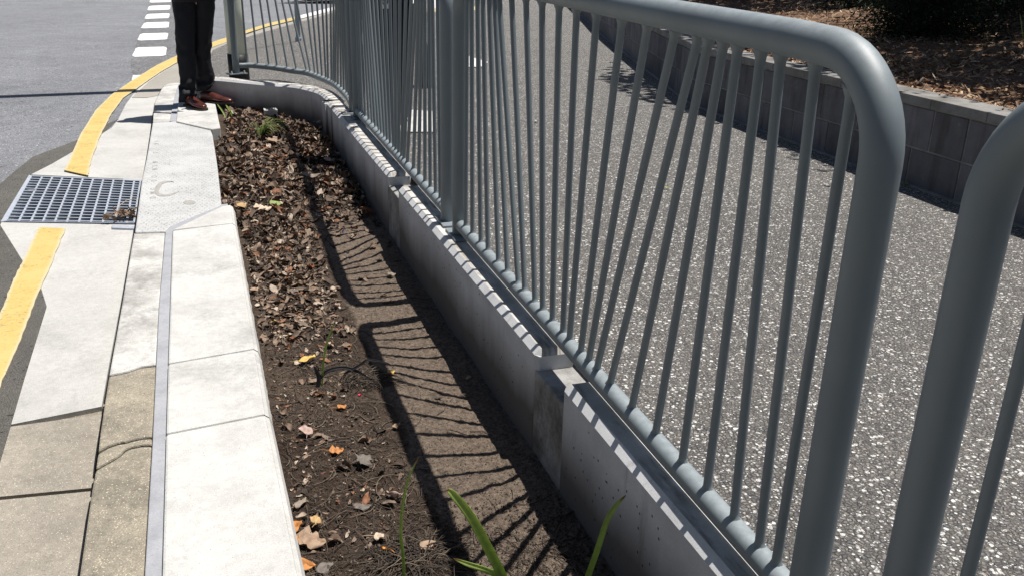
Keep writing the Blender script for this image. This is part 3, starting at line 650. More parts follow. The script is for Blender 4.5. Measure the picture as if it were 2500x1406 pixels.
# ------------------------------------------------------------------ railing panels
RT, RBt, RBal = .0305, .0245, .0091
def fx(y): return .8874+.0123*y
ZTOP = lambda y: .984+.018*(y-1.2)
BOT = [3.2875,3.1841,3.0646,2.9672,2.8334,2.7258,2.6043,2.5368,2.4351,2.3637,2.2759,2.187,2.1349,2.0488,1.9908,1.9353,1.848,1.7147,1.5851,1.4556,1.3473,1.2408,1.1516,1.0966]
TOPS = [3.29,3.2271,3.1503,3.0819,3.0063,2.9434,2.8921,2.7558,2.613,2.4681,2.3303,2.2009,2.0668,1.916,1.7826,1.6541,1.5589,1.5196,1.4654,1.4167,1.3412,1.2835,1.188,1.0924]
BOTB = [6.11,5.9918,5.8618,5.7213,5.5876,5.4585,5.3279,5.2424,5.1399,5.0523,4.9564,4.8532,4.785,4.708,4.6236,4.5606,4.47,4.3171,4.1853,4.0441,3.9301,3.818,3.7258,3.6758]
P_A = {'near': 1.0089,'nx': 0.8096,'m1': 3.5903,'m2': 3.3854}
YA0, YA1 = P_A['m2'], P_A['near']      # far post, near post of the near panel
def panel(name_label, plan, s0, s1, balus, zt, zr, visible_posts=(True, True)):
    """plan(s) -> (x, y) ; s grows away from the camera's right; s0, s1 post positions; balus: list of (s_bottom, s_top)."""
    base = plan(s0); t = empty('railing_panel', (base[0], base[1], 0), name_label, 'railing', 'grey railing panels bolted to the low wall')
    sg = 1 if s1 > s0 else -1; Rb = .15
    P = []
    for k in range(8): P.append((s0, .011+(zt(s0)-Rb-.011)*k/7))
    for k in range(1, 13):
        a = pi/2*k/12; P.append((s0+sg*Rb*(1-cos(a)), zt(s0)-Rb+Rb*sin(a)))
    L = abs(s1-s0); n = max(8, int(L/.1))
    for k in range(1, n): s = s0+sg*(Rb+(L-2*Rb)*k/n); P.append((s, zt(s)))
    for k in range(0, 13):
        a = pi/2*k/12; P.append((s1-sg*Rb*(1-sin(a)), zt(s1)-Rb+Rb*cos(a)))
    for k in range(1, 8): P.append((s1, (zt(s1)-Rb)*(1-k/7)+.011*k/7))
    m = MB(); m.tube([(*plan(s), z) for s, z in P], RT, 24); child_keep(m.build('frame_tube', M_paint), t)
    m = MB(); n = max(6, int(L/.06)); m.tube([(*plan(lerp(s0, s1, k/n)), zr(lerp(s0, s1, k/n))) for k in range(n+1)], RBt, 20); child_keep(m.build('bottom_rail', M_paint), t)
    for sb, st in balus:
        zb = zr(sb)+RBt*.6; ztp = zt(st)-RT*.7
        # follow the underside of the bend near the corners
        for e, sgn in ((s0, sg), (s1, -sg)):
            d = (st-e)*sgn
            if 0 < d < Rb: ztp = zt(e)-Rb+sqrt(max(0, Rb*Rb-(Rb-d)**2))-RT*1.0
        a = Vector((*plan(sb), zb)); b = Vector((*plan(st), ztp)); dv = b-a; Lb = dv.length; u = dv/Lb
        m = MB()
        rr = [(0, 1.75), (.008, 1.35), (.013, 1.05), (.02, 1.0), (.5*Lb, 1.0), (Lb-.03, 1.0), (Lb-.02, 1.08), (Lb-.010, 1.5), (Lb, 2.0)]
        q = u.orthogonal().normalized(); r2 = u.cross(q); rings = []
        for dd, f in rr: rings.append([a+u*dd+(q*cos(2*pi*k/10)+r2*sin(2*pi*k/10))*RBal*f for k in range(10)])
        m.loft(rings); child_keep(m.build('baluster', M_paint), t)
    for s in (s0, s1):
        p = Vector(plan(s)); p2 = Vector(plan(s+.02)); d = (p2-p).normalized(); ang = math.atan2(d.y, d.x)-pi/2
        m = MB(); mm = Matrix.Translation((p.x, p.y, 0)) @ Matrix.Rotation(ang, 4, 'Z')
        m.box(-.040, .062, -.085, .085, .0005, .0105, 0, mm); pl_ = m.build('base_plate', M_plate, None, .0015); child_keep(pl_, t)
        for dx, dy in ((.036, .062), (.036, -.062)):
            m = MB(); c0 = mm @ Vector((dx, dy, 0))
            for r_, z0, z1, nn in ((.013, .0105, .013, 16), (.010, .013, .021, 6), (.006, .021, .034, 10)):
                m.tube([(c0.x, c0.y, z0), (c0.x, c0.y, (z0+z1)/2), (c0.x, c0.y, z1)], r_, nn)
            m.build('bolt', M_bolt, pl_)
    return t
straight = lambda s: (fx(s), s)
zrA = lambda s: .0515
A_b = list(zip(BOT, TOPS))
panel('grey railing panel nearest the camera in full view, its rounded corner standing at upper right', straight, YA0, YA1, A_b, ZTOP, zrA)
# next panel towards the camera, cut by the right edge
YD0 = P_A['nx']; sh = YD0-YA0
panel('grey railing panel cut off by the right edge of the picture', straight, YD0, YD0-(YA0-YA1), [(b_+sh, t_+sh) for b_, t_ in A_b], ZTOP, zrA)
# panel behind
YB1 = P_A['m1']; YB0 = BOTB[0]+(YA0-BOT[0])*1.08
leanB = [(t_-b_)*1.06 for b_, t_ in A_b]
panel('grey railing panel in the middle distance, its bars crowding together before the black figure', straight, YB0, YB1, [(b_, b_+l_) for b_, l_ in zip(BOTB, leanB)], ZTOP, zrA)
# curved panel at the far end
pc0 = (0.2834,8.5662)
cx1 = offset_curve(WC, .060)
PCv = catmull([(fx(YB0+.21), YB0+.21), (.978, 6.62)] + [(0.9925,6.8411),(0.9884,7.3372)] + [(0.9574,7.6357),(0.8946,7.9335),(0.8275,8.1839)] + [(0.7164,8.3242),(0.5582,8.5585),(0.3645,8.74)] + [(.245, 8.72)], 8)
PCv = list(reversed(PCv))
cum = [0]
for p, q in zip(PCv, PCv[1:]): cum.append(cum[-1]+math.hypot(q[0]-p[0], q[1]-p[1]))
LC = cum[-1]
def planC(s):
    s = max(0, min(LC-1e-6, s))
    for i in range(len(cum)-1):
        if s <= cum[i+1]:
            t = (s-cum[i])/max(1e-9, cum[i+1]-cum[i]); return (lerp(PCv[i][0], PCv[i+1][0], t), lerp(PCv[i][1], PCv[i+1][1], t))
    return PCv[-1]
fr_ = [((YA0-b_)/(YA0-YA1), (YA0-t_)/(YA0-YA1)) for b_, t_ in A_b]
panel('grey railing panel that curves round the far end of the garden bed behind the man', planC, 0.0, LC, [(a_*LC, b_*LC) for a_, b_ in fr_], lambda s: ZTOP(8.5)+.0, lambda s: lerp(.076, .0515, smooth01(s/LC*1.1)))
# ------------------------------------------------------------------ block retaining wall
bw = empty('block_wall', (BW[7][0], BW[7][1], -.03), 'dark grey masonry block wall with concrete coping, holding back the mulch bank', 'block wall')
W2 = [(3.50, -2.0)] + BW[:1] + BW[1:] + [BWX[-2], BWX[-1]]
def along(P):
    c = [0]
    for p, q in zip(P, P[1:]): c.append(c[-1]+math.hypot(q[0]-p[0], q[1]-p[1]))
    def f(s):
        s = max(0, min(c[-1]-1e-6, s))
        for i in range(len(c)-1):
            if s <= c[i+1]:
                t = (s-c[i])/max(1e-9, c[i+1]-c[i]); return Vector((lerp(P[i][0], P[i+1][0], t), lerp(P[i][1], P[i+1][1], t)))
    return f, c
# two straight legs, meeting at the corner
legA = [(3.50, -1.5), (BW[1][0], BW[1][1]), (BW[7][0], BW[7][1])]
legB = [(BW[7][0], BW[7][1]), (BW[9][0]+.02, BW[9][1]), (BW[11][0], BW[11][1]), (BW[-1][0], BW[-1][1]), (BW[-1][0]+2.6, BW[-1][1]+7.7)]
def block_course(leg, z0, z1, joints, name='block'):
    f, c = along(leg); m = MB()
    for s0, s1 in zip(joints, joints[1:]):
        a = f(s0+.005); b = f(s1-.005); d = (b-a).normalized(); n_ = Vector((d.y, -d.x))
        if n_.x < 0: n_ = -n_
        j = rnd.uniform(-.002, .002)
        m.prism([tuple(a+n_*(.0+j)), tuple(b+n_*(.0-j)), tuple(b+n_*.18), tuple(a+n_*.18)], z0+.005, z1-.005)
    return m
fA, cA = along(legA); LA = cA[-1]
up = [LA-x for x in (0, .36, .73, 1.08, 1.46, 1.82, 2.19, 2.52, 2.83, 3.08, 3.48, 3.88, 4.28, 4.68, 5.08, 5.48, 5.9, 6.4, 7.0, 7.7)][::-1]
lo = [LA-x for x in (0, .33, .70, 1.12, 1.52, 1.92, 2.32, 2.70, 3.08, 3.46, 3.86, 4.26, 4.66, 5.06, 5.46, 5.9, 6.4, 7.0, 7.7)][::-1]
up = [u for u in up if u > 0]; lo = [u for u in lo if u > 0]
fB, cB = along(legB); LB = cB[-1]
for leg, z0, z1, js in ((legA, -.06, .172, lo), (legA, .172, .392, up), (legB, -.06, .172, [.4*k for k in range(int(LB/.4))]), (legB, .172, .392, [0]+[.2+.4*k for k in range(int(LB/.4))])):
    o = block_course(leg, z0, z1, js).build('block_course', M_block, None, .003); child_keep(o, bw); rb = random.Random(int(z1*1000)+len(js)); bl = [rb.random() for _ in range(len(o.data.vertices)//8+1)]; a_ = o.data.attributes.new('tint', 'FLOAT', 'POINT'); a_.data.foreach_set('value', [bl[i//8] for i in range(len(o.data.vertices))])
for leg in (legA, legB):
    f, c = along(leg); m = MB(); P = [f(c[-1]*k/30) for k in range(31)]
    for a, b in zip(P, P[1:]):
        d = (b-a).normalized(); n_ = Vector((d.y, -d.x)); n_ = n_ if n_.x > 0 else -n_
        m.prism([tuple(a+n_*.005), tuple(b+n_*.005), tuple(b+n_*.17), tuple(a+n_*.17)], -.2, .395)
    child_keep(m.build('mortar_core', M_mortar2), bw)
    m = MB(); L = c[-1]; s = L if leg is legA else 0
    n = int(L/.40)
    for k in range(n):
        s0, s1 = (L-.40*(k+1), L-.40*k) if leg is legA else (.40*k, .40*(k+1))
        if s0 < 0: break
        a = f(s0+.002); b = f(s1-.002); d = (b-a).normalized(); n_ = Vector((d.y, -d.x)); n_ = n_ if n_.x > 0 else -n_
        m.prism([tuple(a-n_*.012), tuple(b-n_*.012), tuple(b+n_*.195), tuple(a+n_*.195)], .396, .446)
    child_keep(m.build('coping', M_coping, None, .004), bw)
ft = MB()
for leg in (legA, legB):
    f, c = along(leg); P = [f(c[-1]*k/40) for k in range(41)]
    for a, b in zip(P, P[1:]):
        d = (b-a).normalized(); n_ = Vector((d.y, -d.x)); n_ = n_ if n_.x > 0 else -n_
        ft.prism([tuple(a-n_*.022), tuple(b-n_*.022), tuple(b+n_*.02), tuple(a+n_*.02)], -.1, -.022)
child_keep(ft.build('footing_edge', M_mortar2), bw)

# ------------------------------------------------------------------ posts, lids and small fittings
p0 = [0.3089,10.0476,-0.22]
wp = empty('sign_post', (p0[0], p0[1], -.24), 'tall thick pale green post with black base sleeve, behind the far railing', 'post')
m = MB(); m.tube([(p0[0], p0[1], z) for z in (.045, .5, 2, 4, 9.2)], lambda t: .100-.006*t, 32); child_keep(m.build('shaft', M_postwhite), wp)
m = MB(); m.tube([(p0[0], p0[1], z) for z in (-.25, -.1, .045)], .106, 32); child_keep(m.build('base_sleeve', M_black), wp)
m = MB(); m.box(p0[0]-.03, p0[0]+.03, p0[1]-.108, p0[1]-.09, 2.2, 2.5); child_keep(m.build('access_cover', M_postgrey), wp)
p1 = [1.2956,13.7148,-0.12]
gp = empty('street_post', (p1[0], p1[1], -.13), 'slim blue-grey steel post standing on the path near the far kerb', 'post')
m = MB(); m.tube([(p1[0], p1[1], z) for z in (-.16, 1, 2.6)], .032, 20); child_keep(m.build('shaft', M_postgrey), gp)
m = MB(); m.tube([(p1[0], p1[1], z) for z in (-.17, -.13, -.115)], .045, 20); child_keep(m.build('base_collar', M_postgrey), gp)
def rect_lid(poly, label, colm):
    o = empty('pit_cover', (poly[0][0], poly[0][1], -.03), label, 'pit cover')
    cx = sum(p[0] for p in poly)/4; cy = sum(p[1] for p in poly)/4
    q = [(cx+(x-cx)*1.05, cy+(y-cy)*1.05) for x, y in poly]
    m = MB(); m.prism(q, -.08, -.026); child_keep(m.build('frame', M_black), o)
    m = MB(); m.prism(poly, -.07, -.0225); child_keep(m.build('lid', colm, None), o)
    m = MB()
    for k in range(1, 5):
        a = Vector(poly[0]).lerp(Vector(poly[1]), k/5); b = Vector(poly[3]).lerp(Vector(poly[2]), k/5); bar(m, a, b, .002, -.07, -.0222)
    child_keep(m.build('groove', M_mortar2), o)
rect_lid([(1.1206,5.8016),(1.4093,5.7452),(1.5963,6.5428),(1.3184,6.7055)], 'white square pit cover in the path, seen through the bars beside the black figure', M_slab)
rect_lid([(2.581,9.1993),(2.7426,9.1806),(2.9598,9.6076),(2.9008,10.2352)], 'small white pit cover farther up the path, just right of the double posts', M_white)
p2 = [(0.4182,7.9661),(0.522,7.9686),(0.5614,8.3386),(0.4579,8.3564)]
dr = empty('garden_drain', (p2[0][0], p2[0][1], -.26), 'square white plastic drain outlet with slotted top, standing in the leaves', 'garden drain')
cx, cy = (0.4756,7.891); hw = .052
m = MB(); m.box(cx-hw, cx+hw, cy-hw, cy+hw, -.30, -.199); m.box(cx-hw-.004, cx+hw+.004, cy-hw-.004, cy+hw+.004, -.215, -.194); child_keep(m.build('body', M_pvc, None, .003), dr)
m = MB()
for k in range(7):
    x = cx-hw+.012+k*.0135; m.prism([(x, cy-hw*.75), (x+.006, cy-hw*.75), (x+.013, cy+hw*.75), (x+.007, cy+hw*.75)], -.2, -.1925)
child_keep(m.build('slots', M_black), dr)

# ------------------------------------------------------------------ leaves
def leaf_verts(L, Wd, curl, fold, wav, seed, nseg=7, lobes=0):
    r = random.Random(seed); rows = []
    for i in range(nseg+1):
        t = i/nseg; wd = Wd*max(.03, sin(pi*min(1, t**.8*.97+.02)))**.75*(1-.25*t)
        if lobes: wd *= 1+.28*sin(t*lobes*pi*2+seed)
        ang = curl*(t-.5)*1.6; x = L*(t-.5); z = curl*L*.22*(2*t-1)**2+wav*sin(t*9+seed)*.5
        row = []
        for k, u in enumerate((-1, -.5, 0, .5, 1)):
            row.append((x, u*wd+wav*.6*sin(t*7+u*3+seed), z+fold*abs(u)**1.3*wd+wav*sin(u*4+t*8+seed)))
        rows.append(row)
    return rows
def leaf_mesh(L, Wd, curl, fold, wav, seed, stalk=True, lobes=0, n=7):
    m = MB(); rows = leaf_verts(L, Wd, curl, fold, wav, seed, n, lobes); m.grid(rows)
    if stalk:
        e = Vector(rows[0][2]); m.tube([e, e+Vector((-.012, .002, .003)), e+Vector((-.028, .006, .002))], .0009, 5)
        for a, b in zip(rows, rows[1:]): pass
    return m
def add_tint(me, fn):
    a = me.attributes.new('tint', 'FLOAT', 'POINT'); a.data.foreach_set('value', [fn(i) for i in range(len(me.vertices))])
def bedz(x, y): return zsoil(x, y)
def inbed(x, y):
    xl = .09; xr = .83
    if y > 4.8 and y < 7.0: xl = .0
    if y > 7.0: xl = .09
    if y > 6.9: # behind this the curved wall
        yy = interp([(.0, 8.45), (.25, 8.3), (.45, 8.1), (.62, 7.95), (.74, 7.7), (.82, 7.3), (.845, 6.95)], x)
        if y > yy-.05: return False
    return xl+.02 < x < xr
protos = [leaf_verts(.085*rnd.uniform(.7, 1.25), .019*rnd.uniform(.6, 1.5), rnd.uniform(-.8, 1.8), rnd.uniform(-.5, 1.5), rnd.uniform(.002, .009), k, 6, rnd.choice((0, 0, 0, 3))) for k in range(34)]
lit = MB(); tints = []
def put_leaf(pr, x, y, z, rz, tx, ty, sc, tint):
    mt = Matrix.Translation((x, y, z)) @ Matrix.Rotation(rz, 4, 'Z') @ Matrix.Rotation(tx, 4, 'X') @ Matrix.Rotation(ty, 4, 'Y') @ Matrix.Scale(sc, 4)
    rows = [[mt @ Vector(p) for p in r] for r in pr]; lo_ = min(p.z for r in rows for p in r); dz = z-.004-lo_
    rows = [[(p.x, p.y, p.z+dz) for p in r] for r in rows]; lit.grid(rows); tints.extend([tint]*sum(len(r) for r in rows))
n = 0
for k in range(36000):
    y = rnd.uniform(1.2, 8.4) if k < 29000 else rnd.uniform(1.2, 5.0); x = rnd.uniform(0, .85) if k < 29000 else rnd.uniform(.09, .5)
    dens = interp([(1.2, .03), (2.0, .04), (2.6, .06), (3.2, .09), (3.8, .2), (4.4, .45), (5, .75), (5.6, 1), (9, 1)], y)
    if x < .45: dens = max(dens, interp([(1.2, .05), (2.0, .07), (2.5, .14), (2.9, .2), (3.3, .3), (3.9, .45), (4.6, .68), (5.4, 1)], y))
    xb = .43+.05*noise.noise(Vector((1, y*2.5, 0)))
    if x > xb and y < 5.35+.2*noise.noise(Vector((x*7, 3, 0))): dens *= .05 if y < 4.8 else .3
    if k >= 29000: dens = .8*(1-smooth01((x-.34)/.14))
    if rnd.random() > dens or not inbed(x, y): continue
    heap = rnd.random()*lerp(.006, .028, smooth01((y-3.6)/2.4))
    big = rnd.choice((.2, .28, .38, .5, .6, .75, .95))*lerp(.62, 1, smooth01((y-3.4)/1.8)) if y > 3.2 else (rnd.choice((.12, .18, .25, .32, .5)) if k < 29000 else rnd.choice((.05, .07, .1, .14, .2)))
    til = lerp(.2, .38, smooth01((y-3)/2.5))
    put_leaf(rnd.choice(protos), x, y, bedz(x, y)+heap, rnd.uniform(0, 6.28), rnd.gauss(0, til), rnd.gauss(0, til), big, rnd.choice((.0, .06, .12, .2, .3, .4, .62, .62, .66, .75, .85, 1.0, rnd.random(), rnd.random())))
    n += 1
me = lit.mesh('leaf_litter', M_leaves); a_ = me.attributes.new('tint', 'FLOAT', 'POINT'); a_.data.foreach_set('value', tints)
o = bpy.data.objects.new('leaf_litter', me); COL.objects.link(o); tag(o, kind='stuff', label='brown dry leaf litter covering the garden bed', cat='leaf litter')
# fine twigs and dry strands
tw = MB(); tints = []
def strand(P, r, tint):
    n0 = len(tw.v); tw.tube(P, r, 4, caps=False); tints.extend([tint]*(len(tw.v)-n0))
for k in range(9000):
    y = 1.2+5.3*rnd.random()**1.3; x = rnd.uniform(0.05, .83)
    if not inbed(x, y): continue
    if x > .46 and 1.9 < y < 5.0 and rnd.random() > .05: continue
    L = rnd.choice((.012, .02, .03, .05, .08, .12)); a = rnd.uniform(0, 6.28); bnd = rnd.uniform(-.9, .9); P = []
    for q in range(5):
        t = q/4-.5; aa = a+bnd*t; X = x+cos(aa)*L*t; Y = y+sin(aa)*L*t; P.append((X, Y, bedz(X, Y)+.003+rnd.uniform(0, .005)+(.03*rnd.random() if y > 4.2 else 0)))
    strand(P, rnd.choice((.0004, .0005, .0007, .001, .0014)), rnd.random())
me = tw.mesh('twig_litter', M_twig); a_ = me.attributes.new('tint', 'FLOAT', 'POINT'); a_.data.foreach_set('value', tints)
o = bpy.data.objects.new('twig_litter', me); COL.objects.link(o); tag(o, kind='stuff', label='fine dry twigs and strands strewn over the soil', cat='twigs')
# small soil crumbs near the camera
cr = MB()
for k in range(16000):
    y = 1.15+2.9*rnd.random()**1.4; x = rnd.uniform(.08, .84)
    if y > 2.3 and rnd.random() < .6: continue
    if x < .4 and rnd.random() < .6: continue
    s_ = rnd.uniform(.0012, .0042)*(1.3 if y < 2 else .8); z = bedz(x, y)+s_*.3
    vs = [Vector((rnd.uniform(.6, 1)*a, rnd.uniform(.6, 1)*b, rnd.uniform(.5, .9)*c__))*s_+Vector((x, y, z)) for a, b, c__ in ((1, 0, 0), (-1, 0, 0), (0, 1, 0), (0, -1, 0), (0, 0, 1), (0, 0, -1))]
    cr.add(vs, [(0, 2, 4), (2, 1, 4), (1, 3, 4), (3, 0, 4), (2, 0, 5), (1, 2, 5), (3, 1, 5), (0, 3, 5)])
cr.build('soil_crumbs', M_soil, kind='stuff', label='loose crumbs of soil near the camera', cat='soil crumbs')

# leaves one can pick out
pal = {}
def colmat(name, c, rough=.6):
    if name not in pal:
        k = NT(name); a = k.noise(70, 4, .65, k.coord(world=False)); b = k.noise(16, 4, .6, k.coord(world=False))
        col = k.mix(k.ramp(a, [(.3, 0), (.7, 1)]), tuple(v*.72 for v in c), tuple(min(1, v*1.15) for v in c)); col = k.mix(k.ramp(b, [(.5, 0), (.7, .5)]), col, tuple(v*.45 for v in c))
        pal[name] = k.out(col, rough, k.bump(a, .0012), .3)
    return pal[name]
TAN, GREY, GOLD, ORG, PALE, RUST, GRN, PINK = [(.36, .25, .17), (.17, .145, .125), (.62, .42, .13), (.50, .22, .07), (.60, .48, .37), (.30, .09, .035), (.25, .32, .11), (.47, .34, .29)]
def hero(pos, zoff, L, Wd, rz, tx, ty, curl, fold, colname, c, label, lobes=0, wav=.004, name='leaf', cat='leaf'):
    x, y = pos; z = bedz(x, y)+zoff
    m = leaf_mesh(L, Wd, curl, fold, wav, len(label)+L*100, True, lobes, 11)
    o = m.build(name, colmat(colname, c), None, label=label, cat=cat, group='fallen leaves on the garden bed')
    s_ = o.modifiers.new('thick', 'SOLIDIFY'); s_.thickness = .0006
    mt = Matrix.Rotation(rz, 4, 'Z') @ Matrix.Rotation(tx, 4, 'X') @ Matrix.Rotation(ty, 4, 'Y')
    lo_ = min((mt @ v.co).z for v in o.data.vertices)
    o.matrix_world = Matrix.Translation((x, y, z-lo_-.002)) @ mt
    return o
HP = [(0.2472,3.006),(0.3166,2.6084),(0.3433,3.1139),(0.188,3.3476),(0.1438,3.3941),(0.3731,4.0381),(0.1056,3.7892),(0.1819,2.4639),(0.3312,2.2544),(0.3764,2.0526),(0.1397,1.9254),(0.1152,1.8405),(0.105,1.9891),(0.1577,1.9917),(0.1598,1.8159),(0.0936,1.9134),(0.3066,1.8897),(0.4205,1.8243),(0.4268,2.8204),(0.5268,2.8434),(0.1315,2.0948),(0.2892,2.0384),(0.2287,3.8308),(0.2612,2.3362),(0.3129,1.8393),(0.1455,1.977),(0.7332,3.8792),(0.2628,3.7164),(0.2263,3.5063),(0.6339,2.3598),(0.4647,2.4485),(0.6861,3.6042)]
hero(HP[0], .012, .074, .014, .55, .15, 0, .35, .7, 'gold_leaf', GOLD, 'long golden ribbed leaf lying beside the dark dead plant', 0, .005)
hero(HP[1], .004, .032, .012, .2, .2, 0, .5, .5, 'orange_leaf', ORG, 'small orange-brown leaf below the dead plant')
hero(HP[2], .008, .04, .018, 1.4, .5, .2, .8, .3, 'pale_leaf', PALE, 'pale torn leaf standing up behind the thin green blade', 3)
hero(HP[3], .004, .03, .009, .4, .2, 0, .6, 1, 'tan_leaf', TAN, 'curled brown leaf near the slab with a yellow one beside it')
hero((HP[4][0]+.02, HP[4][1]), .005, .02, .006, 1.0, .3, 0, .4, .6, 'gold_leaf', GOLD, 'tiny yellow leaf near the slab edge beside a curled brown one')
hero(HP[5], .008, .038, .014, .1, .3, .1, .7, .6, 'rust_leaf', RUST, 'bright rust-coloured leaf on soil halfway along the bed', 3)
hero(HP[6], .006, .045, .019, .7, .2, .1, .4, .3, 'tan_leaf', TAN, 'roundish tan leaf against the edging slab, midway along the bed')
hero(HP[7], .012, .045, .026, 1.7, .35, -.3, .9, .5, 'pinkish_leaf', PINK, 'pinkish round leaf standing on its stalk in front of the long slab', 0)
hero(HP[8], .006, .058, .030, .8, .25, .1, .5, .3, 'grey_leaf', GREY, 'broad grey-brown torn leaf with two lobes, near the camera', 3, .006)
hero(HP[9], .012, .055, .018, 2.1, .5, .2, .9, .8, 'pinkish_leaf', PINK, 'folded pinkish leaf beside the tall thin green blade', 0)
hero(HP[10], .012, .080, .030, -.5, .25, .1, .5, .5, 'tan_leaf', TAN, 'large tan curled leaf against the near slab, biggest of the heap', 3, .006)
hero(HP[11], .006, .055, .018, -.4, .3, 0, .4, .9, 'orange_leaf', ORG, 'orange-brown creased leaf at the bottom edge by the near slab')
hero(HP[12], .012, .045, .020, .3, .2, -.2, .8, .6, 'orange_leaf', ORG, 'brown leaf at the top of the heap, touching the near slab')
hero(HP[13], .016, .048, .020, 1.3, .4, .2, .6, .4, 'gold_tan_leaf', (.48, .32, .15), 'golden tan leaf sticking up from the heap by the near slab')
hero(HP[14], .005, .048, .018, .5, .2, 0, .3, .4, 'grey_leaf', GREY, 'grey leaf lying flat at the bottom edge, right of the heap')
hero(HP[15], .01, .055, .013, 1.1, .5, 0, .6, .9, 'orange_leaf', ORG, 'narrow reddish brown leaf pressed upright against the near slab')
hero(HP[16], .01, .028, .012, .1, .2, 0, .5, .4, 'pale_leaf', PALE, 'small near-white leaf above the orange fragment at the bottom')
hero(HP[17], .012, .045, .02, .4, .3, 0, .4, .4, 'tan_leaf', TAN, 'tan leaf under the dead strands at the bottom edge')
hero(HP[18], .006, .03, .014, .9, .2, 0, .8, .4, 'tan_leaf', TAN, 'tan curled leaf between the dead plant and the railing shadow')
hero(HP[19], .006, .028, .010, .2, .2, 0, .5, .5, 'gold_leaf', GOLD, 'small yellow leaf at the edge of the railing shadow')
hero(HP[20], .004, .052, .012, .9, .1, 0, .2, .3, 'grey_tan_leaf', (.28, .23, .18), 'long flat grey-tan leaf beside the near slab, above the heap')
hero(HP[21], .005, .05, .014, -.2, .2, 0, .4, .3, 'grey_leaf', GREY, 'dark grey leaf on bare soil left of the tall thin blade')
hero(HP[23], .006, .045, .016, -.1, .3, 0, .5, .4, 'orange_leaf', ORG, 'orange-brown leaf with a dark rim below the golden leaf', 3)
hero(HP[24], .004, .022, .008, 2.2, .2, 0, .4, .4, 'bright_orange_leaf', (.75, .30, .05), 'bright orange leaf fragment among the dead strands')
hero(HP[26], .008, .040, .017, -.4, .2, 0, .9, .5, 'grey_tan_leaf', (.28, .23, .18), 'tan leaf lying in the shade at the foot of the low wall')
hero(HP[27], .004, .05, .02, .1, .1, 0, .3, .2, 'grey_leaf', GREY, 'flat grey leaf near the slab, below the rust-coloured leaf', 3)
hero(HP[30], .004, .032, .010, .5, .2, 0, .5, .4, 'tan_leaf', TAN, 'narrow tan leaf in front of the second drainage notch')
HP2 = [(0.399,6.678),(0.5119,6.4613),(0.7338,6.1486),(1.0107,7.4915),(0.5677,5.6729),(0.873,7.4784),(0.1103,5.0455),(0.2925,5.0203),(0.3288,5.2478),(0.2159,4.9494),(0.3185,4.5947),(0.1481,4.5227),(0.1229,4.8435),(0.5667,4.6948),(0.6186,5.8397),(0.7249,7.5062),(0.5451,7.5399),(0.4894,7.589)]
hero(HP2[0], .05, .11, .045, .9, .35, .1, .6, .3, 'tan_leaf', TAN, 'very broad pale brown leaf right of the green grass tuft', 3, .008)
hero(HP2[2], .045, .09, .042, 1.2, .3, 0, .4, .2, 'pinkish_leaf', PINK, 'round brown leaf lying in the shadow near the curved wall', 0)
hero(HP2[4], .045, .13, .025, -.3, .3, 0, .9, .5, 'grey_tan_leaf', (.28, .23, .18), 'long arched leaf in the railing shadow, midway in the litter')
hero(HP2[5], .05, .13, .018, .3, .4, 0, .2, .9, 'pale_leaf', PALE, 'long pale curled bark-like leaf near the curved wall')
hero(HP2[6], .04, .06, .03, .6, .3, 0, .4, .2, 'gold_tan_leaf', (.48, .32, .15), 'golden tan round leaf beside the slanted slab end')
hero(HP2[7], .045, .065, .035, .3, .3, 0, .5, .3, 'green_leaf', GRN, 'greenish fading leaf in the middle of the leaf litter')
hero(HP2[9], .04, .10, .034, .1, .3, .1, .5, .3, 'pale_leaf', PALE, 'pale pinkish crumpled leaf below the greenish one', 4, .008)
hero(HP2[13], .03, .035, .014, 1.6, .9, 0, .5, .9, 'pinkish_leaf', PINK, 'small pointed leaf standing upright at the edge of the bare soil')
PLV = [(2.2217,4.0015),(2.2086,5.982),(1.2354,3.0452),(2.3877,3.6322),(3.5546,3.7671)]
for i, (p, c__, nm, lb, L) in enumerate(((PLV[0], GRN, 'green_leaf', 'small green leaf lying on the speckled path between the bars', .03), (PLV[1], (.7, .68, .5), 'cream_leaf', 'pale cream leaf lying on the far part of the path', .045), (PLV[2], ORG, 'orange_leaf', 'orange-brown scrap of leaf on the path behind the bars', .022), (PLV[4], (.2, .22, .05), 'olive_leaf', 'yellow-green leaf at the foot of the block wall', .05))):
    m = leaf_mesh(L, L*.28, .6, .4, .002, i*3+1, False); o = m.build('leaf', colmat(nm, c__), None, label=lb, cat='leaf', group='leaves on the path')
    o.matrix_world = Matrix.Translation((p[0], p[1], -.022)) @ Matrix.Rotation(i*1.3, 4, 'Z') @ Matrix.Rotation(.25, 4, 'X')
# heap caught on the drain grate
dl = MB(); tints = []; hx, hy = (-0.5045,5.0553)
for k in range(26):
    pr = rnd.choice(protos); mt = Matrix.Translation((hx+rnd.gauss(0, .035), hy+rnd.gauss(0, .03), ZT+.012+rnd.random()*.022)) @ Matrix.Rotation(rnd.uniform(0, 6.28), 4, 'Z') @ Matrix.Rotation(rnd.gauss(0, .6), 4, 'X') @ Matrix.Rotation(rnd.gauss(0, .5), 4, 'Y') @ Matrix.Scale(rnd.uniform(.35, .75), 4)
    dl.grid([[tuple(mt @ Vector(p)) for p in r] for r in pr]); tints += [rnd.choice((.22, .36, .5, .74, .95))]*(len(dl.v)-len(tints))
dl.tube([(hx-.02, hy, ZT+.02), (hx-.03, hy+.09, ZT+.05), (hx+.0, hy+.2, ZT+.05), (hx+.04, hy+.26, ZT+.04)], .0025, 5); tints += [.5]*(len(dl.v)-len(tints))
me = dl.mesh('leaf_clump', M_leaves); a_ = me.attributes.new('tint', 'FLOAT', 'POINT'); a_.data.foreach_set('value', tints)
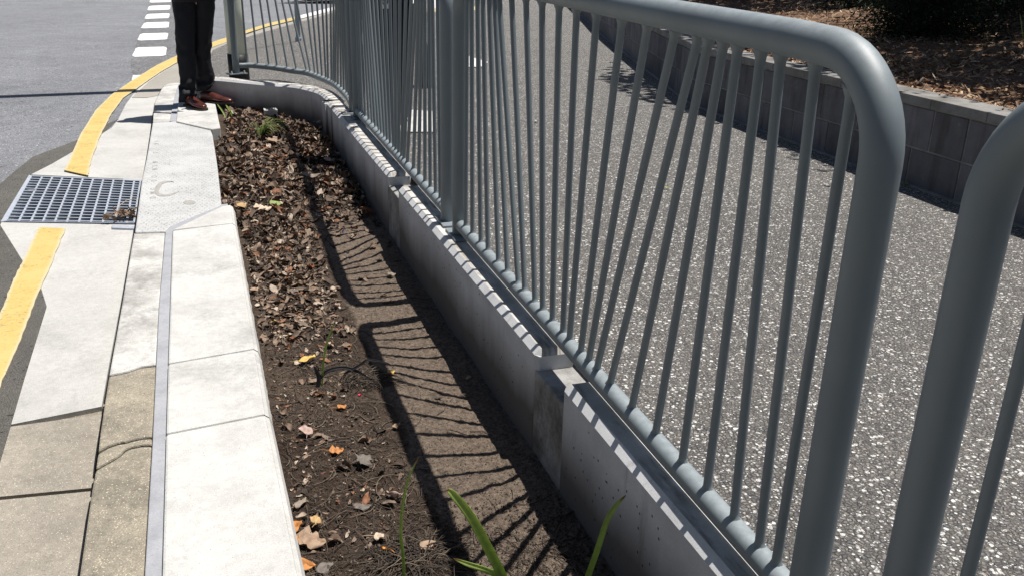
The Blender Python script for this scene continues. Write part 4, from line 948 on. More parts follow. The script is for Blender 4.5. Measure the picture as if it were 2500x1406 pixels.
o = bpy.data.objects.new('leaf_clump', me); COL.objects.link(o); tag(o, 'clump of brown dead leaves and a stalk caught on the drain grate', 'leaf clump')
# scraps of litter
SC = [(0.6085,4.6077),(0.2215,3.9012),(0.2524,4.6203),(0.3941,4.4324),(0.2581,3.7259),(0.3898,2.7023),(0.1066,2.3824)]
for p, c__, lb, s_ in ((SC[0], (.05, .12, .6), 'tiny blue plastic scrap on the bare soil between shadow lines', .009), (SC[1], (.65, .02, .06), 'tiny crimson scrap on the dark soil', .008), (SC[2], (.8, .8, .82), 'small white paper scrap at the edge of the leaf litter', .010), (SC[3], (.78, .62, .38), 'short pale yellow cigarette end lying on the soil', .013), (SC[5], (.7, .05, .1), 'tiny pink scrap below the dead plant', .007)):
    m = MB(); P = [(p[0]+s_*cos(a)*rnd.uniform(.6, 1.2), p[1]+s_*.7*sin(a)*rnd.uniform(.6, 1.2)) for a in [k*6.283/7 for k in range(7)]]; z = bedz(*p)
    if 'cigarette' in lb: m.tube([(p[0]-s_, p[1], z+.004), (p[0], p[1]+.001, z+.0045), (p[0]+s_, p[1]+.003, z+.005)], .0033, 10)
    else: m.prism(P, z+.002, lambda x, y: z+.005+.004*noise.noise(Vector((x*200, y*200, 0))))
    m.build('litter_scrap', simple('scrap', c__, .5, .15), None, label=lb, cat='litter', group='scraps of litter in the garden bed')
# ------------------------------------------------------------------ plants in the bed
def blade(name, P, wmax, mat, parent, fold=.35, tipbrown=True, up=Vector((0, 0, 1)), face=None):
    P = catmull(P, 6); n = len(P); m = MB(); rows = []
    for i, p in enumerate(P):
        t = i/(n-1); a = Vector(P[max(i-1, 0)]); b = Vector(P[min(i+1, n-1)]); T = (b-a).normalized()
        f = face or Vector((0, -1, .4)); sd = T.cross(f).normalized(); wd = wmax*min(1, (t*3+.55))*max(.04, (1-t**5.5))*.5
        nr = sd.cross(T)
        rows.append([tuple(Vector(p)-sd*wd+nr*fold*wd), tuple(Vector(p)-sd*wd*.5+nr*fold*.3*wd), p, tuple(Vector(p)+sd*wd*.5+nr*fold*.3*wd), tuple(Vector(p)+sd*wd+nr*fold*wd)])
    m.grid(rows); o = m.build(name, mat); 
    a_ = o.data.attributes.new('tint', 'FLOAT', 'POINT'); a_.data.foreach_set('value', [(i//5)/(n-1)*(1 if tipbrown else .8) for i in range(len(rows)*5)])
    s_ = o.modifiers.new('thick', 'SOLIDIFY'); s_.thickness = .0005
    if parent: child_keep(o, parent)
    return o
# blades are laid out on upright planes through their own clump
B1 = {'y': 1.3,'a': [(0.4755,-0.1043),(0.4449,-0.0111),(0.4168,0.058),(0.3803,0.1407),(0.3456,0.1972),(0.3343,0.207)],'b': [(0.4741,-0.0547),(0.4465,-0.0115),(0.4135,0.015),(0.3733,0.04),(0.3465,0.0579)],'c': [(0.591,-0.1002),(0.5995,-0.0239),(0.6167,0.0436),(0.6335,0.1096),(0.6507,0.1408),(0.6704,0.1587)]}
pt = empty('strap_leaf_plant', (B1['a'][0][0], 1.30, -.33), 'strap-leaved plant with one broad bright green arching blade, bottom middle', 'plant', 'green strap-leaved plants in the garden bed')
def vp(L, y, dy): n = len(L); return [(x, y+dy*(i/(n-1))**1.3, z) for i, (x, z) in enumerate(L)]
blade('blade', vp(B1['a'], 1.30, 0), .0180, M_blade, pt)
blade('blade', [(B1['b'][0][0], 1.30, -.34)]+vp(B1['b'], 1.30, 0), .012, M_blade, pt)
for dx, dy, hh in ((-.03, .02, .055), (.02, .01, .05), (.035, -.02, .06)):
    b0 = Vector((B1['a'][0][0]+dx, 1.31+dy, -.335)); blade('dead_blade', [tuple(b0), tuple(b0+Vector((dx*.3, 0, hh*.6))), tuple(b0+Vector((dx*.9, .01, hh)))], .004, M_darkblade, pt)
pt = empty('strap_leaf_plant', (B1['c'][0][0], 1.26, -.33), 'strap-leaved plant whose green blade has a brown twisted tip, against the low wall', 'plant', 'green strap-leaved plants in the garden bed')
blade('blade', vp(B1['c'], 1.26, 0), .0125, M_blade, pt, .6)
for dx, dy, hh in ((-.04, .02, .09), (-.03, .03, .06), (-.022, .0, .065)):
    b0 = Vector((B1['c'][0][0]+dx, 1.27+dy, -.335)); blade('dead_blade', [tuple(b0), tuple(b0+Vector((.004, 0, hh*.6))), tuple(b0+Vector((.016, .01, hh)))], .0045, colmat('straw', (.34, .24, .16)), pt)
B2 = {'a': [(0.297,-0.1049),(0.2924,-0.0295),(0.3,0.0493),(0.3138,0.1055),(0.3347,0.147)]}
pt = empty('strap_leaf_plant', (B2['a'][0][0], 1.52, -.33), 'single tall thin green blade rising from a mat of dead strands', 'plant', 'green strap-leaved plants in the garden bed')
blade('blade', [(B2['a'][0][0]+.003, 1.52, -.335)]+vp(B2['a'], 1.52, 0), .0062, M_blade, pt)
B3 = {'a': [(0.2379,-0.1243),(0.2469,-0.0412),(0.2621,0.0236),(0.2891,0.0888)],'b': [(0.2295,-0.0999),(0.2573,-0.0764),(0.3001,-0.0711),(0.3424,-0.0876),(0.3849,-0.1209)],'c': [(0.3053,-0.0923),(0.3555,-0.0687),(0.3808,-0.0556),(0.4428,-0.0745)],'d': [(0.2244,-0.1266),(0.2298,-0.0931),(0.2175,-0.0536)]}
pt = empty('dead_plant', (B3['a'][0][0], 2.42, -.33), 'dead dark strap-leaved plant with one thin green shoot, middle of the bed', 'plant')
blade('green_shoot', vp(B3['a'], 2.42, 0), .006, M_blade, pt)
blade('dead_blade', vp(B3['b'], 2.42, 0), .011, M_darkblade, pt); blade('dead_blade', vp(B3['c'], 2.42, -.0), .008, M_darkblade, pt); blade('dead_blade', vp(B3['d'], 2.42, 0), .013, M_darkblade, pt)
def strands(cx, cy, n, L, spread, name, label, col=M_twig, dirs=None):
    m = MB(); tt = []
    for k in range(n):
        a = rnd.uniform(0, 6.28) if dirs is None else rnd.gauss(*dirs); l = L*rnd.uniform(.4, 1.1); x0 = cx+rnd.gauss(0, spread*.35); y0 = cy+rnd.gauss(0, spread*.3); hh = rnd.uniform(.004, .035); bnd = rnd.uniform(-.8, .8); P = []
        for q in range(7):
            t = q/6; aa = a+bnd*t; x = x0+cos(aa)*l*t; y = y0+sin(aa)*l*t*.8; P.append((x, y, bedz(x, y)+.003+hh*sin(pi*min(1, t*1.1))*.9))
        rr = rnd.uniform(.0008, .0022); m.tube(P, lambda t, rr=rr: rr*(1-.6*t), 5, caps=False); tt += [rnd.random()]*(len(m.v)-len(tt))
    me = m.mesh(name, col); a_ = me.attributes.new('tint', 'FLOAT', 'POINT'); a_.data.foreach_set('value', tt); o = bpy.data.objects.new(name, me); COL.objects.link(o); return tag(o, label, 'dead strands')
q1 = [(0.3751,1.7872),(0.3801,2.8003),(0.5262,2.8785),(0.0925,3.089)]
strands(q1[0][0], q1[0][1], 260, .15, .11, 'dead_strands', 'tangled mat of dark dead strands around the tall thin blade at the bottom')
strands(q1[1][0]+.02, q1[1][1], 130, .13, .10, 'dead_strands', 'dark dead strands lying around the dead plant', dirs=(.1, .6))
# tuft of green grass in the litter
q2 = (0.3165,6.8951)
tf = empty('grass_tuft', (q2[0], q2[1], -.26), 'tuft of drooping green grassy blades among the far leaves', 'grass tuft')
m = MB(); tt = []
for k in range(70):
    a = rnd.gauss(.25, .75); l = rnd.uniform(.12, .25); P = []
    for q in range(8):
        t = q/7; P.append((q2[0]+rnd.gauss(0, .0)+cos(a)*l*t*.9+k % 5*.004, q2[1]+sin(a)*l*t*.5, -.255+l*.62*sin(pi*min(1, t*.80))*(.7+.3*(k % 3)/2)))
    n0 = len(m.v); Pn = []
    for i, p in enumerate(P):
        w_ = .0042*(1-(i/7)**2)+.0003; sd = Vector((-sin(a), cos(a), 0)); Pn.append([tuple(Vector(p)-sd*w_), tuple(Vector(p)+sd*w_)])
    m.grid(Pn); tt += [rnd.random()]*(len(m.v)-n0)
o = m.build('grass_blades', M_grass); a_ = o.data.attributes.new('tint', 'FLOAT', 'POINT'); a_.data.foreach_set('value', tt); child_keep(o, tf)
q3 = (0.1332,7.855)
sp = empty('green_sprout', (q3[0], q3[1], -.25), 'small green shoots beside the toe of the right brown shoe', 'sprout')
blade('blade', [(q3[0]-.03, q3[1]-.05, -.25), (q3[0]-.05, q3[1], -.2), (q3[0]-.09, q3[1]+.05, -.14)], .012, M_blade, sp, tipbrown=False)
blade('blade', [(q3[0]+.03, q3[1], -.25), (q3[0]+.01, q3[1]+.02, -.2), (q3[0]-.02, q3[1]+.05, -.15)], .018, M_blade, sp, tipbrown=False)

# ------------------------------------------------------------------ mulch, shrubs and the tree that shades them
mu = MB(); tt = []
def bank_at(u, d):
    i = min(len(BROWS)-2, int(u)); t = u-i; k = (d/13)**(1/1.7)*39; k = max(0, min(38.999, k)); kk = int(k); f = k-kk
    A = Vector(BROWS[i][kk]).lerp(Vector(BROWS[i][kk+1]), f); B = Vector(BROWS[i+1][kk]).lerp(Vector(BROWS[i+1][kk+1]), f); return A.lerp(B, t)
NR = len(BROWS)
for k in range(46000):
    u = rnd.uniform(0, NR-1.01); d = 7.5*rnd.random()**1.5; p = bank_at(u, d)
    if p.y < 1.5 or p.y > 16: continue
    L = rnd.uniform(.008, .034); w_ = rnd.uniform(.002, .0065); a = rnd.uniform(0, 6.28); ti = rnd.gauss(0, .45); dv = Vector((cos(a), sin(a), ti)).normalized(); sd = Vector((-sin(a), cos(a), rnd.gauss(0, .4))).normalized()
    c0 = p+Vector((0, 0, rnd.uniform(.002, .02)))
    mu.add([tuple(c0-dv*L-sd*w_), tuple(c0+dv*L-sd*w_), tuple(c0+dv*L+sd*w_), tuple(c0-dv*L+sd*w_)], [(0, 1, 2, 3)]); tt += [rnd.random()]*4
me = mu.mesh('mulch_chips', M_mulch); a_ = me.attributes.new('tint', 'FLOAT', 'POINT'); a_.data.foreach_set('value', tt)
o = bpy.data.objects.new('mulch_chips', me); COL.objects.link(o); tag(o, kind='stuff', label='loose bark mulch chips on the bank', cat='mulch')
# mulch spilled at the foot of the wall
def shrub(pos, rx, ry, hgt, n, ll, lw, mat, label, seed, droop=0, name='shrub'):
    r = random.Random(seed); x, y, z = pos; t = empty(name, pos, label, 'shrub', 'dark shrubs on the mulched bank')
    st = MB(); lf = MB(); tt = []
    tips = []
    for k in range(26):
        a = r.uniform(0, 6.28); el = r.uniform(.15, 1.45); L = 1; e = Vector((cos(a)*cos(el)*rx, sin(a)*cos(el)*ry, sin(el)*hgt)); b = Vector((x, y, z))
        mid = b+e*.5+Vector((r.uniform(-.05, .05), r.uniform(-.05, .05), hgt*.12)); en = b+e; st.tube([b+Vector((r.uniform(-.04, .04), r.uniform(-.04, .04), -.03)), mid, en], lambda q: .011*(1-q)+.002, 5, caps=False)
        tips.append((b, mid, en))
    for k in range(n):
        b, mid, en = tips[r.randrange(len(tips))]; s = r.random()**.6; p = (b.lerp(mid, s*2) if s < .5 else mid.lerp(en, s*2-1)); sc = .22*rx
        p = p+Vector((r.gauss(0, sc), r.gauss(0, sc*ry/rx), r.gauss(0, sc*.7)));
        if p.z < z+.01: p.z = z+.01+r.random()*.05
        dv = Vector((r.gauss(0, 1), r.gauss(0, 1), r.gauss(-droop, .8))).normalized(); sd = dv.orthogonal().normalized(); sd = (Matrix.Rotation(r.uniform(0, 3.1), 3, dv) @ sd)
        l = ll*r.uniform(.6, 1.3); wv = lw*r.uniform(.7, 1.2)
        lf.add([tuple(p), tuple(p+dv*l*.5-sd*wv), tuple(p+dv*l), tuple(p+dv*l*.5+sd*wv)], [(0, 1, 2, 3)]); tt += [r.random()]*4
    child_keep(st.build('stems', M_bark), t); o = lf.build('foliage', mat); a_ = o.data.attributes.new('tint', 'FLOAT', 'POINT'); a_.data.foreach_set('value', tt); child_keep(o, t)
    return t
SP = {'a': [4.996,5.461,0.577],'b': [5.996,7.491,0.665],'c': [6.056,5.916,0.709],'d': [6.547,11.103,0.582],'e': [6.65,6.167,0.778],'f': [6.55,9.93,0.633],'g': [5.186,4.638,0.612],'h2': [5.537,5.707,0.645]}
def sh(p, dx=0, dy=0, dz=-.03): return (p[0]+dx, p[1]+dy, p[2]+dz)
shrub(sh(SP['a'], .25, .25), .62, .62, .52, 15000, .046, .0062, M_shrub, 'dense dark needle-leaved shrub spreading low behind the rounded railing corner', 1)
shrub(sh(SP['b'], .5, .5), .55, .45, .55, 4200, .042, .007, M_shrub, 'dark leafy shrub hanging over the sunlit patch of mulch', 2, .5)
shrub(sh(SP['c'], .4, .3), .50, .50, .55, 3000, .054, .005, M_shrub, 'dark shrub with upright sprigs right of the needle-leaved one', 3)
shrub(sh(SP['c'], -.05, -.05, .10), .16, .14, .18, 240, .060, .005, M_shrub2, 'silvery green sprig catching the light among dark shrubs', 4)
shrub(sh(SP['d'], .7, .9), 1.0, 1.0, .8, 5200, .06, .009, M_shrub, 'dark shrub beyond the top rail, above the middle of the picture', 5)
shrub(sh(SP['f'], .8, 1.0), .9, .9, .8, 4600, .06, .010, M_shrub, 'dark shrub beyond the top rail, left of the sunlit mulch', 6)
shrub(sh(SP['e'], 1.1, .8), .9, .9, .75, 4200, .06, .008, M_shrub, 'dark shrub at the far upper right corner of the bank', 7)
gb = empty('strap_leaf_plant', sh(SP['g']), 'upright green blades at the right edge of the mulched bank', 'plant', 'green strap-leaved plants on the bank')
for k in range(4):
    q = Vector(gb.location)+Vector((rnd.uniform(-.03, .05), rnd.uniform(-.05, .05), 0)); blade('blade', [tuple(q), tuple(q+Vector((-.02*k, 0, .12))), tuple(q+Vector((-.035*k+.01, .02, .24)))], .010, M_blade, gb, tipbrown=False)
# the tree: trunk stands right of the picture, its crown above the frame throws the dappled shade
tr = empty('tree', (7.6, 5.2, .7), 'tree standing on the bank beyond the frame, whose crown dapples the mulch with shade', 'tree')
st = MB(); base = Vector((7.6, 5.2, .6)); top = Vector((7.3, 6.0, 4.2))
st.tube([base, base.lerp(top, .4)+Vector((.1, 0, 0)), base.lerp(top, .75), top], lambda t: .13-.09*t, 12)
r = random.Random(11)
LITP = [5.201,6.823,5.441,7.654]
lf = MB(); tt = []
clumps = []
for k in range(330):
    cxx = r.uniform(4.35, 10.5); cyy = r.uniform(1.2, 16.5); z_ = r.uniform(2.6, 4.8)
    if r.random() < .05: continue
    # keep the gaps through which the sun reaches the mulch and the coping
    sx, sy = cxx-.32*(z_-.5), cyy
    edge = interp([(1, 3.8), (4.5, 3.8), (5.2, 3.8), (8, 3.9), (10, 5.3), (13, 6.2), (16.5, 7.6)], sy)
    if sx < edge: continue
    clumps.append((cxx, cyy, z_))
    if k % 3 == 0: st.tube([base.lerp(top, r.uniform(.5, 1)), Vector((lerp(7.4, cxx, .5), lerp(5.6, cyy, .5), z_-.2)), Vector((cxx, cyy, z_))], lambda t: .035*(1-t)+.006, 6, caps=False)
for cxx, cyy, z_ in clumps:
    for q in range(160):
        p = Vector((cxx+r.gauss(0, .30), cyy+r.gauss(0, .36), z_+r.gauss(0, .2))); sx = p.x-.32*(p.z-.5)
        e2 = interp([(1, 3.9), (2.5, 3.92), (4.5, 4.0), (5.0, 3.72), (6.6, 3.72), (7.2, 3.65), (8, 3.75), (9.4, 4.15), (10, 5.1), (13, 6.2), (16.5, 7.4)], p.y)
        thin = sx < e2+.55
        if (2.2 < p.y < 5.2 and sx > 3.15 and thin and sx < e2+.35 and noise.noise(Vector((sx*3.2, p.y*3.2, 2))) > -.02): pass
        elif sx < e2: continue
        if min(math.hypot(sx-LITP[0], p.y-LITP[1]), math.hypot(sx-LITP[2], p.y-LITP[3])) < .95: continue
        l = r.uniform(.09, .17)*(.5 if sx < e2 else 1); dv = Vector((r.gauss(0, 1), r.gauss(0, 1), r.gauss(0, .45))).normalized(); sd = dv.cross(Vector((r.gauss(0, .4), r.gauss(0, .4), 1))).normalized()*l*.33
        lf.add([tuple(p), tuple(p+dv*l*.5-sd), tuple(p+dv*l), tuple(p+dv*l*.5+sd)], [(0, 1, 2, 3)]); tt += [r.random()]*4
child_keep(st.build('trunk', M_bark), tr); o = lf.build('crown', M_shrub); a_ = o.data.attributes.new('tint', 'FLOAT', 'POINT'); a_.data.foreach_set('value', tt); child_keep(o, tr)
# two unseen trees added to block sky: across the road and behind the photographer
cm_ = MB(); tt = []; r = random.Random(5)
for k in range(130):
    a = r.uniform(0, 6.28); el = r.uniform(-.6, 1.5); R_ = r.uniform(.5, 1)**.5; c0 = Vector((cos(a)*cos(el)*3.4*R_, sin(a)*cos(el)*3.4*R_, 4.0+sin(el)*2.7*R_))
    for q in range(70):
        p = c0+Vector((r.gauss(0, .5), r.gauss(0, .5), r.gauss(0, .4))); l = r.uniform(.16, .3); dv = Vector((r.gauss(0, 1), r.gauss(0, 1), r.gauss(0, .6))).normalized(); sd = dv.orthogonal().normalized()*l*.38
        cm_.add([tuple(p), tuple(p+dv*l*.5-sd), tuple(p+dv*l), tuple(p+dv*l*.5+sd)], [(0, 1, 2, 3)]); tt += [r.random()]*4
tk_ = MB(); tk_.tube([(0, 0, -.4), (.05, 0, 1), (0, .05, 2.4), (.1, 0, 4.4)], lambda t: .22-.14*t, 12)
for k in range(9):
    a = k*.7; tk_.tube([(0, .04, 2.0+k*.15), (cos(a)*1.2, sin(a)*1.2, 3.2+k*.2), (cos(a)*2.4, sin(a)*2.4, 4.2+k*.25)], lambda t: .07*(1-t)+.01, 6, caps=False)
me1 = cm_.mesh('crown', M_shrub); a_ = me1.attributes.new('tint', 'FLOAT', 'POINT'); a_.data.foreach_set('value', tt); me2 = tk_.mesh('trunk', M_bark)
for (x, y, z, sc_), lb in (((-9.5, 1.5, -.3, 1.25), 'large unseen tree added across the road to block sky, left of the frame'), ((-5.0, -8.0, -.3, 1.2), 'large unseen tree added behind the photographer to block sky, outside the frame')):
    t = empty('tree', (x, y, z), lb, 'tree', 'unseen trees added outside the frame to block sky'); t.scale = (sc_,)*3
    for nm, me in (('crown', me1), ('trunk', me2)):
        o = bpy.data.objects.new(nm, me); COL.objects.link(o); o.parent = t

# ------------------------------------------------------------------ people
def ring(cx, cy, z, rx, ry, n=28, rot=0, wr=0, seed=0, tilt=(0, 0)):
    out = []
    for k in range(n):
        a = 2*pi*k/n; f = 1+wr*noise.noise(Vector((cos(a)*1.6+seed, sin(a)*1.6, z*14)))+wr*.7*noise.noise(Vector((cos(a)*2.5+seed, sin(a)*2.5, z*30+7)))
        x = rx*cos(a)*f; y = ry*sin(a)*f; X = x*cos(rot)-y*sin(rot); Y = x*sin(rot)+y*cos(rot)
        out.append((cx+X, cy+Y, z+tilt[0]*X+tilt[1]*Y))
    return out
def skin_obj(name, verts, edges, radii, mat, root=0, sub=2):
    me = bpy.data.meshes.new(name); me.from_pydata(verts, edges, []); o = bpy.data.objects.new(name, me); COL.objects.link(o)
    sk = o.modifiers.new('skin', 'SKIN'); sk.use_smooth_shade = True
    for v, r_ in zip(me.skin_vertices[0].data, radii): v.radius = r_ if isinstance(r_, tuple) else (r_, r_)
    me.skin_vertices[0].data[root].use_root = True
    ss = o.modifiers.new('sub', 'SUBSURF'); ss.levels = sub; ss.render_levels = sub; me.materials.append(mat); return o
def body(parent, ox, oy, z0, facing, hands='front', H=1.76, legs=None):
    """one continuous body (head, torso, arms with five-fingered hands, legs) under the clothes"""
    c_, s_ = cos(facing), sin(facing)
    def W(f, l, z): return (ox+f*c_-l*s_, oy+f*s_+l*c_, z0+z*H/1.76)   # f forward, l left, z up
    v = []; e = []; r = []
    def add(p, rad, prev=None):
        v.append(p); r.append(rad); i = len(v)-1
        if prev is not None: e.append((prev, i))
        return i
    pel = add(W(0, 0, .95), (.13, .11)); w1 = add(W(0, 0, 1.08), (.13, .10), pel); ch = add(W(.01, 0, 1.28), (.15, .11), w1); nb = add(W(0, 0, 1.46), (.09, .08), ch)
    nk = add(W(0, 0, 1.53), (.052, .055), nb); h1 = add(W(.015, 0, 1.60), (.062, .072), nk); h2 = add(W(.02, 0, 1.68), (.072, .088), h1); add(W(.012, 0, 1.745), (.05, .06), h2)
    add(W(.105, 0, 1.635), (.012, .014), h1)       # nose
    for sd in (1, -1):
        add(W(.01, .078*sd, 1.645), (.010, .022), h1)   # ear
        L_ = legs[0 if sd > 0 else 1] if legs else (W(0, .07*sd, .86), W(.01, .07*sd, .50), W(-.01, .065*sd, .10)); hp = add(L_[0], (.070, .070), pel); kn = add(L_[1], (.048, .050), hp); an = add(L_[2], (.032, .034), kn)
        sh_ = add(W(0, .19*sd, 1.42), (.055, .055), nb); el = add(W(-.02, .235*sd, 1.13), (.040, .040), sh_)
        wr = add(W(.22, .13*sd, 1.10), (.026, .022), el); pm = add(W(.30, .07*sd, 1.11), (.032, .018), wr)
        for q, (dl, ln) in enumerate(((.030, .060), (.011, .070), (-.009, .066), (-.028, .052))):
            a1 = add(W(.345, .07*sd+dl, 1.112), (.0095, .0095), pm); a2 = add(W(.345+ln*.5, .07*sd+dl*1.05-.004*sd, 1.105), (.0085, .0085), a1); add(W(.345+ln*.8, .07*sd+dl-.008*sd, 1.085), (.007, .007), a2)
        t1 = add(W(.29, .07*sd+.042*(-sd), 1.125), (.011, .011), pm); add(W(.325, .07*sd+.055*(-sd), 1.13), (.009, .009), t1)
    o = skin_obj('body', v, e, r, M_skin); child_keep(o, parent)
    return W
def garment(name, rings_list, mat, parent, sub=0):
    m = MB()
    for rg in rings_list: m.loft(rg)
    o = m.build(name, mat)
    if sub: s_ = o.modifiers.new('sub', 'SUBSURF'); s_.levels = sub; s_.render_levels = sub
    child_keep(o, parent); return o
def shoe(parent, heel, toe, zs, label=None, lace=True):
    h_ = Vector((*heel, 0)); t_ = Vector((*toe, 0)); d = (t_-h_); L = d.length; d.normalize(); sd = Vector((-d.y, d.x, 0))
    m = MB(); rings = []
    prof = [(t_, a*1.14, b, c*1.12) for t_, a, b, c in [(0.0, .020, .030, .052), (.03, .031, .034, .064), (.12, .036, .034, .070), (.24, .036, .032, .074), (.36, .036, .032, .070), (.46, .039, .030, .061), (.58, .044, .027, .049), (.70, .047, .024, .041), (.82, .044, .021, .037), (.92, .034, .017, .033), (.985, .017, .013, .026), (1.0, .006, .012, .022)]]
    for t, wd, zb, zt in prof:
        c0 = h_+d*L*t; rr = []
        for k in range(24):
            a = 2*pi*k/24; ca, sa = cos(a), sin(a)
            x = wd*(abs(ca)**.8)*(1 if ca > 0 else -1)*(1 if sa < 0 else (1-.12*sa)); z = zs+.016+ (zt*.5)*(1+ (abs(sa)**.85)*(1 if sa > 0 else -1))
            z = max(z, zs+.014)+(.0016*sin(t*95) if .55 < t < .72 and sa > .3 else 0)
            rr.append(tuple(c0+sd*x+Vector((0, 0, z))))
        rings.append(rr)
    m.loft(rings); up_ = m.build('shoe', M_leather, None); child_keep(up_, parent)
    if label: up_['label'] = label
    s_ = up_.modifiers.new('sub', 'SUBSURF'); s_.levels = 1; s_.render_levels = 1
    m = MB(); P = []
    out = [(t, wd+.0045) for t, wd, _, _ in prof]
    poly = [h_+d*(L*t+(.004 if t > .9 else 0))+sd*wd for t, wd in out]+[h_+d*(L*t+(.004 if t > .9 else 0))-sd*wd for t, wd in out[::-1]]
    m.prism([(p.x, p.y) for p in poly], zs+.001, zs+.017); so_ = m.build('sole', M_sole, up_, .002)
    if lace:
        m = MB()
        for q in range(4):
            t = .30+.055*q; c0 = h_+d*L*t; z = zs+.016+[.074, .071, .066, .062][q]+.001
            m.tube([c0+sd*.016+Vector((0, 0, z-.004)), c0+Vector((0, 0, z)), c0+d*.008-sd*.016+Vector((0, 0, z-.004))], .0016, 6)
        c0 = h_+d*L*.30+Vector((0, 0, zs+.088))
        for sg in (1, -1):
            P = [c0+sd*sg*.002, c0+sd*sg*.030+d*.004+Vector((0, 0, -.004)), c0+sd*sg*.048-d*.006+Vector((0, 0, -.03)), c0+sd*sg*.036-d*.0+Vector((0, 0, -.024)), c0]
            m.tube(catmull([tuple(p) for p in P], 5), .0013, 6)
        m.build('shoelace', M_lace, up_)
    return up_

per = empty('person', (-.06, 8.33, ZS), 'person in black suit trousers and oxblood laced shoes standing on the white edging', 'person')
shoe(per, (-.205, 8.25), (-.060, 7.925), ZS, 'oxblood leather shoe pointing at the camera, laces hanging')
shoe(per, (-.085, 8.46), (.172, 8.225), ZS, 'oxblood leather shoe turned out over the garden bed', lace=False)
body(per, -.06, 8.33, ZS, radians(-58), legs=(((.0, 8.35, .66), (-.03, 8.37, .32), (-.04, 8.42, -.10)), ((-.135, 8.32, .66), (-.162, 8.29, .30), (-.175, 8.25, -.10))))
L1 = [(-.158,-.192,8.215,.052,.050),(-.150,-.190,8.21,.066,.060),(-.135,-.190,8.21,.076,.066),(-.10,-.192,8.215,.070,.068),(-.065,-.188,8.225,.076,.062),(-.03,-.184,8.24,.066,.064),(.03,-.176,8.26,.068,.066),(.12,-.170,8.27,.073,.072),(.22,-.167,8.28,.078,.078),(.30,-.165,8.285,.080,.084),(.40,-.158,8.29,.082,.088),(.50,-.150,8.30,.087,.092),(.60,-.142,8.31,.094,.098),(.68,-.138,8.32,.100,.104),(.76,-.13,8.33,.09,.10)]
L2 = [(-.095,-.055,8.43,.066,.060),(-.075,-.048,8.43,.072,.068),(-.045,-.044,8.425,.074,.072),(0,-.036,8.42,.082,.074),(.05,-.034,8.41,.082,.076),(.11,-.037,8.40,.074,.078),(.18,-.040,8.39,.072,.080),(.25,-.038,8.38,.072,.084),(.34,-.030,8.37,.078,.086),(.46,-.012,8.36,.085,.092),(.58,.006,8.355,.092,.098),(.68,.010,8.35,.098,.104),(.76,.0,8.34,.09,.10)]
def dens(T, n=3):
    return catmull(T, n)
def trouser_leg(T, seed):
    out = []
    for z, cx, cy, rx, ry in dens(T, 4):
        k = .08+.14*smooth01((.12-z)/.2)+.09*math.exp(-((z-.30)/.10)**2)
        fold = .012*sin(z*70+seed)*smooth01((.10-z)/.15)
        out.append(ring(cx+fold*.3, cy-fold, z, rx*(1+fold*2), ry*(1+fold*2), 40, 0, k, seed, (.25*sin(z*45+seed)*smooth01((.08-z)/.15), .1)))
    return out
def hips(cx, cy, z0, z1, rx, ry, rot):
    return [ring(cx, cy, lerp(z0, z1, t), rx*(1-.06*t), ry*(1-.08*t), 40, rot, .03, 3) for t in (0, .25, .5, .75, 1)]
garment('trousers', [trouser_leg(L1, 1), trouser_leg(L2, 5), hips(-.06, 8.335, .66, .86, .185, .125, radians(-58+90))], M_cloth, per)
def jacket(W, z0, parent, mat, facing, cx, cy):
    R_ = []
    for z, rx, ry in ((.915, .205, .150), (.96, .205, .150), (1.05, .185, .135), (1.2, .205, .145), (1.35, .225, .145), (1.43, .20, .12), (1.485, .11, .09), (1.52, .075, .07)):
        R_.append(ring(cx, cy, z0+z, rx, ry, 40, facing+pi/2, .04, 2))
    S_ = []
    for sd in (1, -1):
        P = [W(0, .185*sd, 1.43), W(-.01, .215*sd, 1.30), W(-.02, .24*sd, 1.13), W(.08, .20*sd, 1.105), W(.19, .145*sd, 1.10)]
        m = MB(); m.tube(catmull(P, 5), lambda t: .068-.028*t, 16); S_.append(m)
    m = MB(); m.loft(R_); 
    for q in S_: m.add(q.v, q.f, 0, True)
    o = m.build('jacket', mat); child_keep(o, parent)
cc, sc_ = cos(radians(-58)), sin(radians(-58))
W1 = lambda f, l, z: (-.06+f*cc-l*sc_, 8.33+f*sc_+l*cc, ZS+z)
jacket(W1, ZS, per, M_cloth, radians(-58), -.06, 8.33)
def hair(parent, W, col=None):
    m = MB(); c0 = Vector(W(0, 0, 1.70)); rr = []
    for k in range(7):
        a = pi/2*k/6; rr.append(ring(c0.x, c0.y, c0.z+.088*sin(a), .082*cos(a)+.002, .092*cos(a)+.002, 20, 0, .1, 4))
    m.loft([ring(c0.x, c0.y, c0.z-.05, .070, .078, 20)]+rr); o = m.build('hair', M_hair); child_keep(o, parent)
    m = MB()
    for sd in (1, -1):
        e = Vector(W(.083, .030*sd, 1.652)); m.tube([e-Vector((0, .004, 0)), e, e+Vector((0, .004, 0))], .006, 8)
    child_keep(m.build('eyes', M_black), parent)
    m = MB(); a, b, c2 = Vector(W(.086, .022, 1.594)), Vector(W(.094, 0, 1.592)), Vector(W(.086, -.022, 1.594)); m.tube([a, b, c2], .004, 6); child_keep(m.build('mouth', colmat('lips', (.4, .16, .13))), parent)
hair(per, W1)
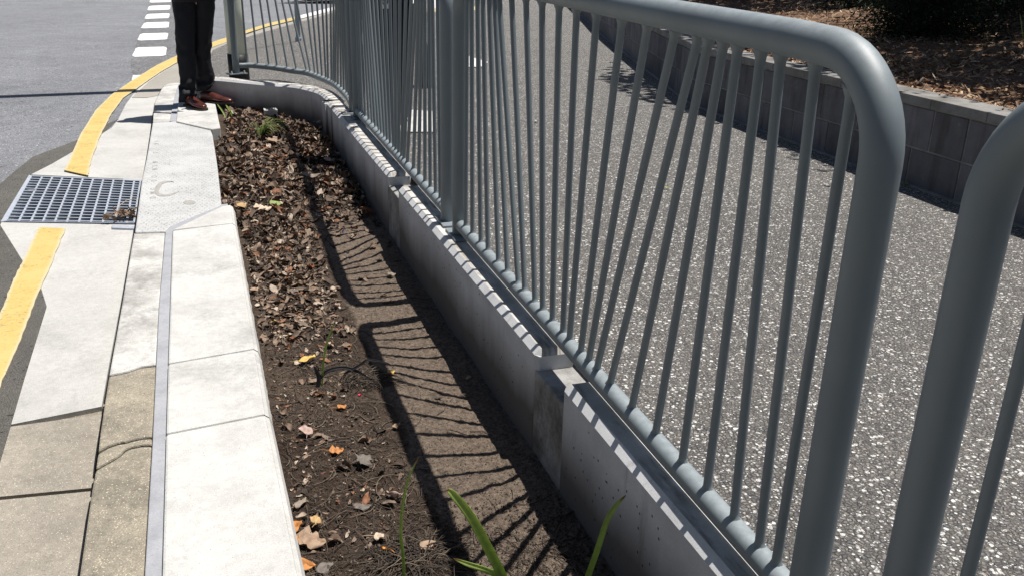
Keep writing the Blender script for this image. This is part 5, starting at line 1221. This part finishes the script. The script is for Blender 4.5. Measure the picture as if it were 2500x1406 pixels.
# second person, on the path behind the railing
f2 = radians(-105); X2, Y2 = 1.20, 6.22
c2_, s2_ = cos(f2), sin(f2)
W2p = lambda f, l, z: (X2+f*c2_-l*s2_, Y2+f*s2_+l*c2_, -.03+z*.96)
pr2 = empty('person', (X2, Y2, -.03), 'person dressed in black with a white badge, standing behind the railing bars', 'person')
body(pr2, X2, Y2, -.03, f2, H=1.69)
shoe(pr2, W2p(-.05, .05, 0)[:2], W2p(.22, .03, 0)[:2], -.03, 'black shoe', False).data.materials[0] = M_black
shoe(pr2, W2p(-.05, -.06, 0)[:2], W2p(.21, -.07, 0)[:2], -.03, 'black shoe', False).data.materials[0] = M_black
TL = lambda l: [ring(*W2p(0, l*(1+.3*t), z)[:2], -.03+z, .070+.028*t, .072+.03*t, 28, 0, .06, l*10) for t, z in ((0, .035), (.1, .12), (.3, .3), (.5, .48), (.8, .68), (1, .80))]
garment('trousers', [TL(.065), TL(-.065), [ring(X2, Y2, -.03+z, rx, ry, 36, f2+pi/2, .03, 2) for z, rx, ry in ((.74, .15, .11), (.82, .17, .12), (.92, .165, .12), (1.0, .15, .11))]], M_cloth, pr2)
jacket(W2p, -.03, pr2, M_cloth, f2, X2, Y2)
hair(pr2, W2p)
m = MB(); b0 = Vector((1.118, 6.05, .765)); m.box(b0.x, b0.x+.054, b0.y-.002, b0.y, b0.z-.02, b0.z+.055)
cardo = m.build('badge', M_card); child_keep(cardo, pr2)
m = MB(); m.tube([(b0.x+.027+.017*cos(a), b0.y-.004, b0.z+.022+.017*sin(a)) for a in [k*6.2832/16 for k in range(17)]], .0032, 6); m.build('badge_ring', M_black, cardo)
m = MB(); m.tube(catmull([(b0.x+.027, b0.y-.001, b0.z+.055), (b0.x+.04, 6.05, 1.0), W2p(.10, .04, 1.45), W2p(0, .0, 1.56)], 5), .005, 6); child_keep(m.build('lanyard', M_redcloth), pr2)
bg2 = empty('handbag', (1.83, 7.85, -.03), 'small black bag standing on the path behind the railing', 'bag')
m = MB(); m.loft([ring(1.835, 7.87, z, rx, .12, 28, .2, .05, 1) for z, rx in ((-.028, .040), (.0, .050), (.10, .052), (.2, .046), (.27, .032), (.285, .012))]); child_keep(m.build('bag_body', M_black), bg2)
m = MB(); m.tube(catmull([(1.835, 7.79, .26), (1.835, 7.81, .36), (1.835, 7.87, .40), (1.835, 7.93, .36), (1.835, 7.95, .26)], 5), .006, 8); child_keep(m.build('handle', M_black), bg2)
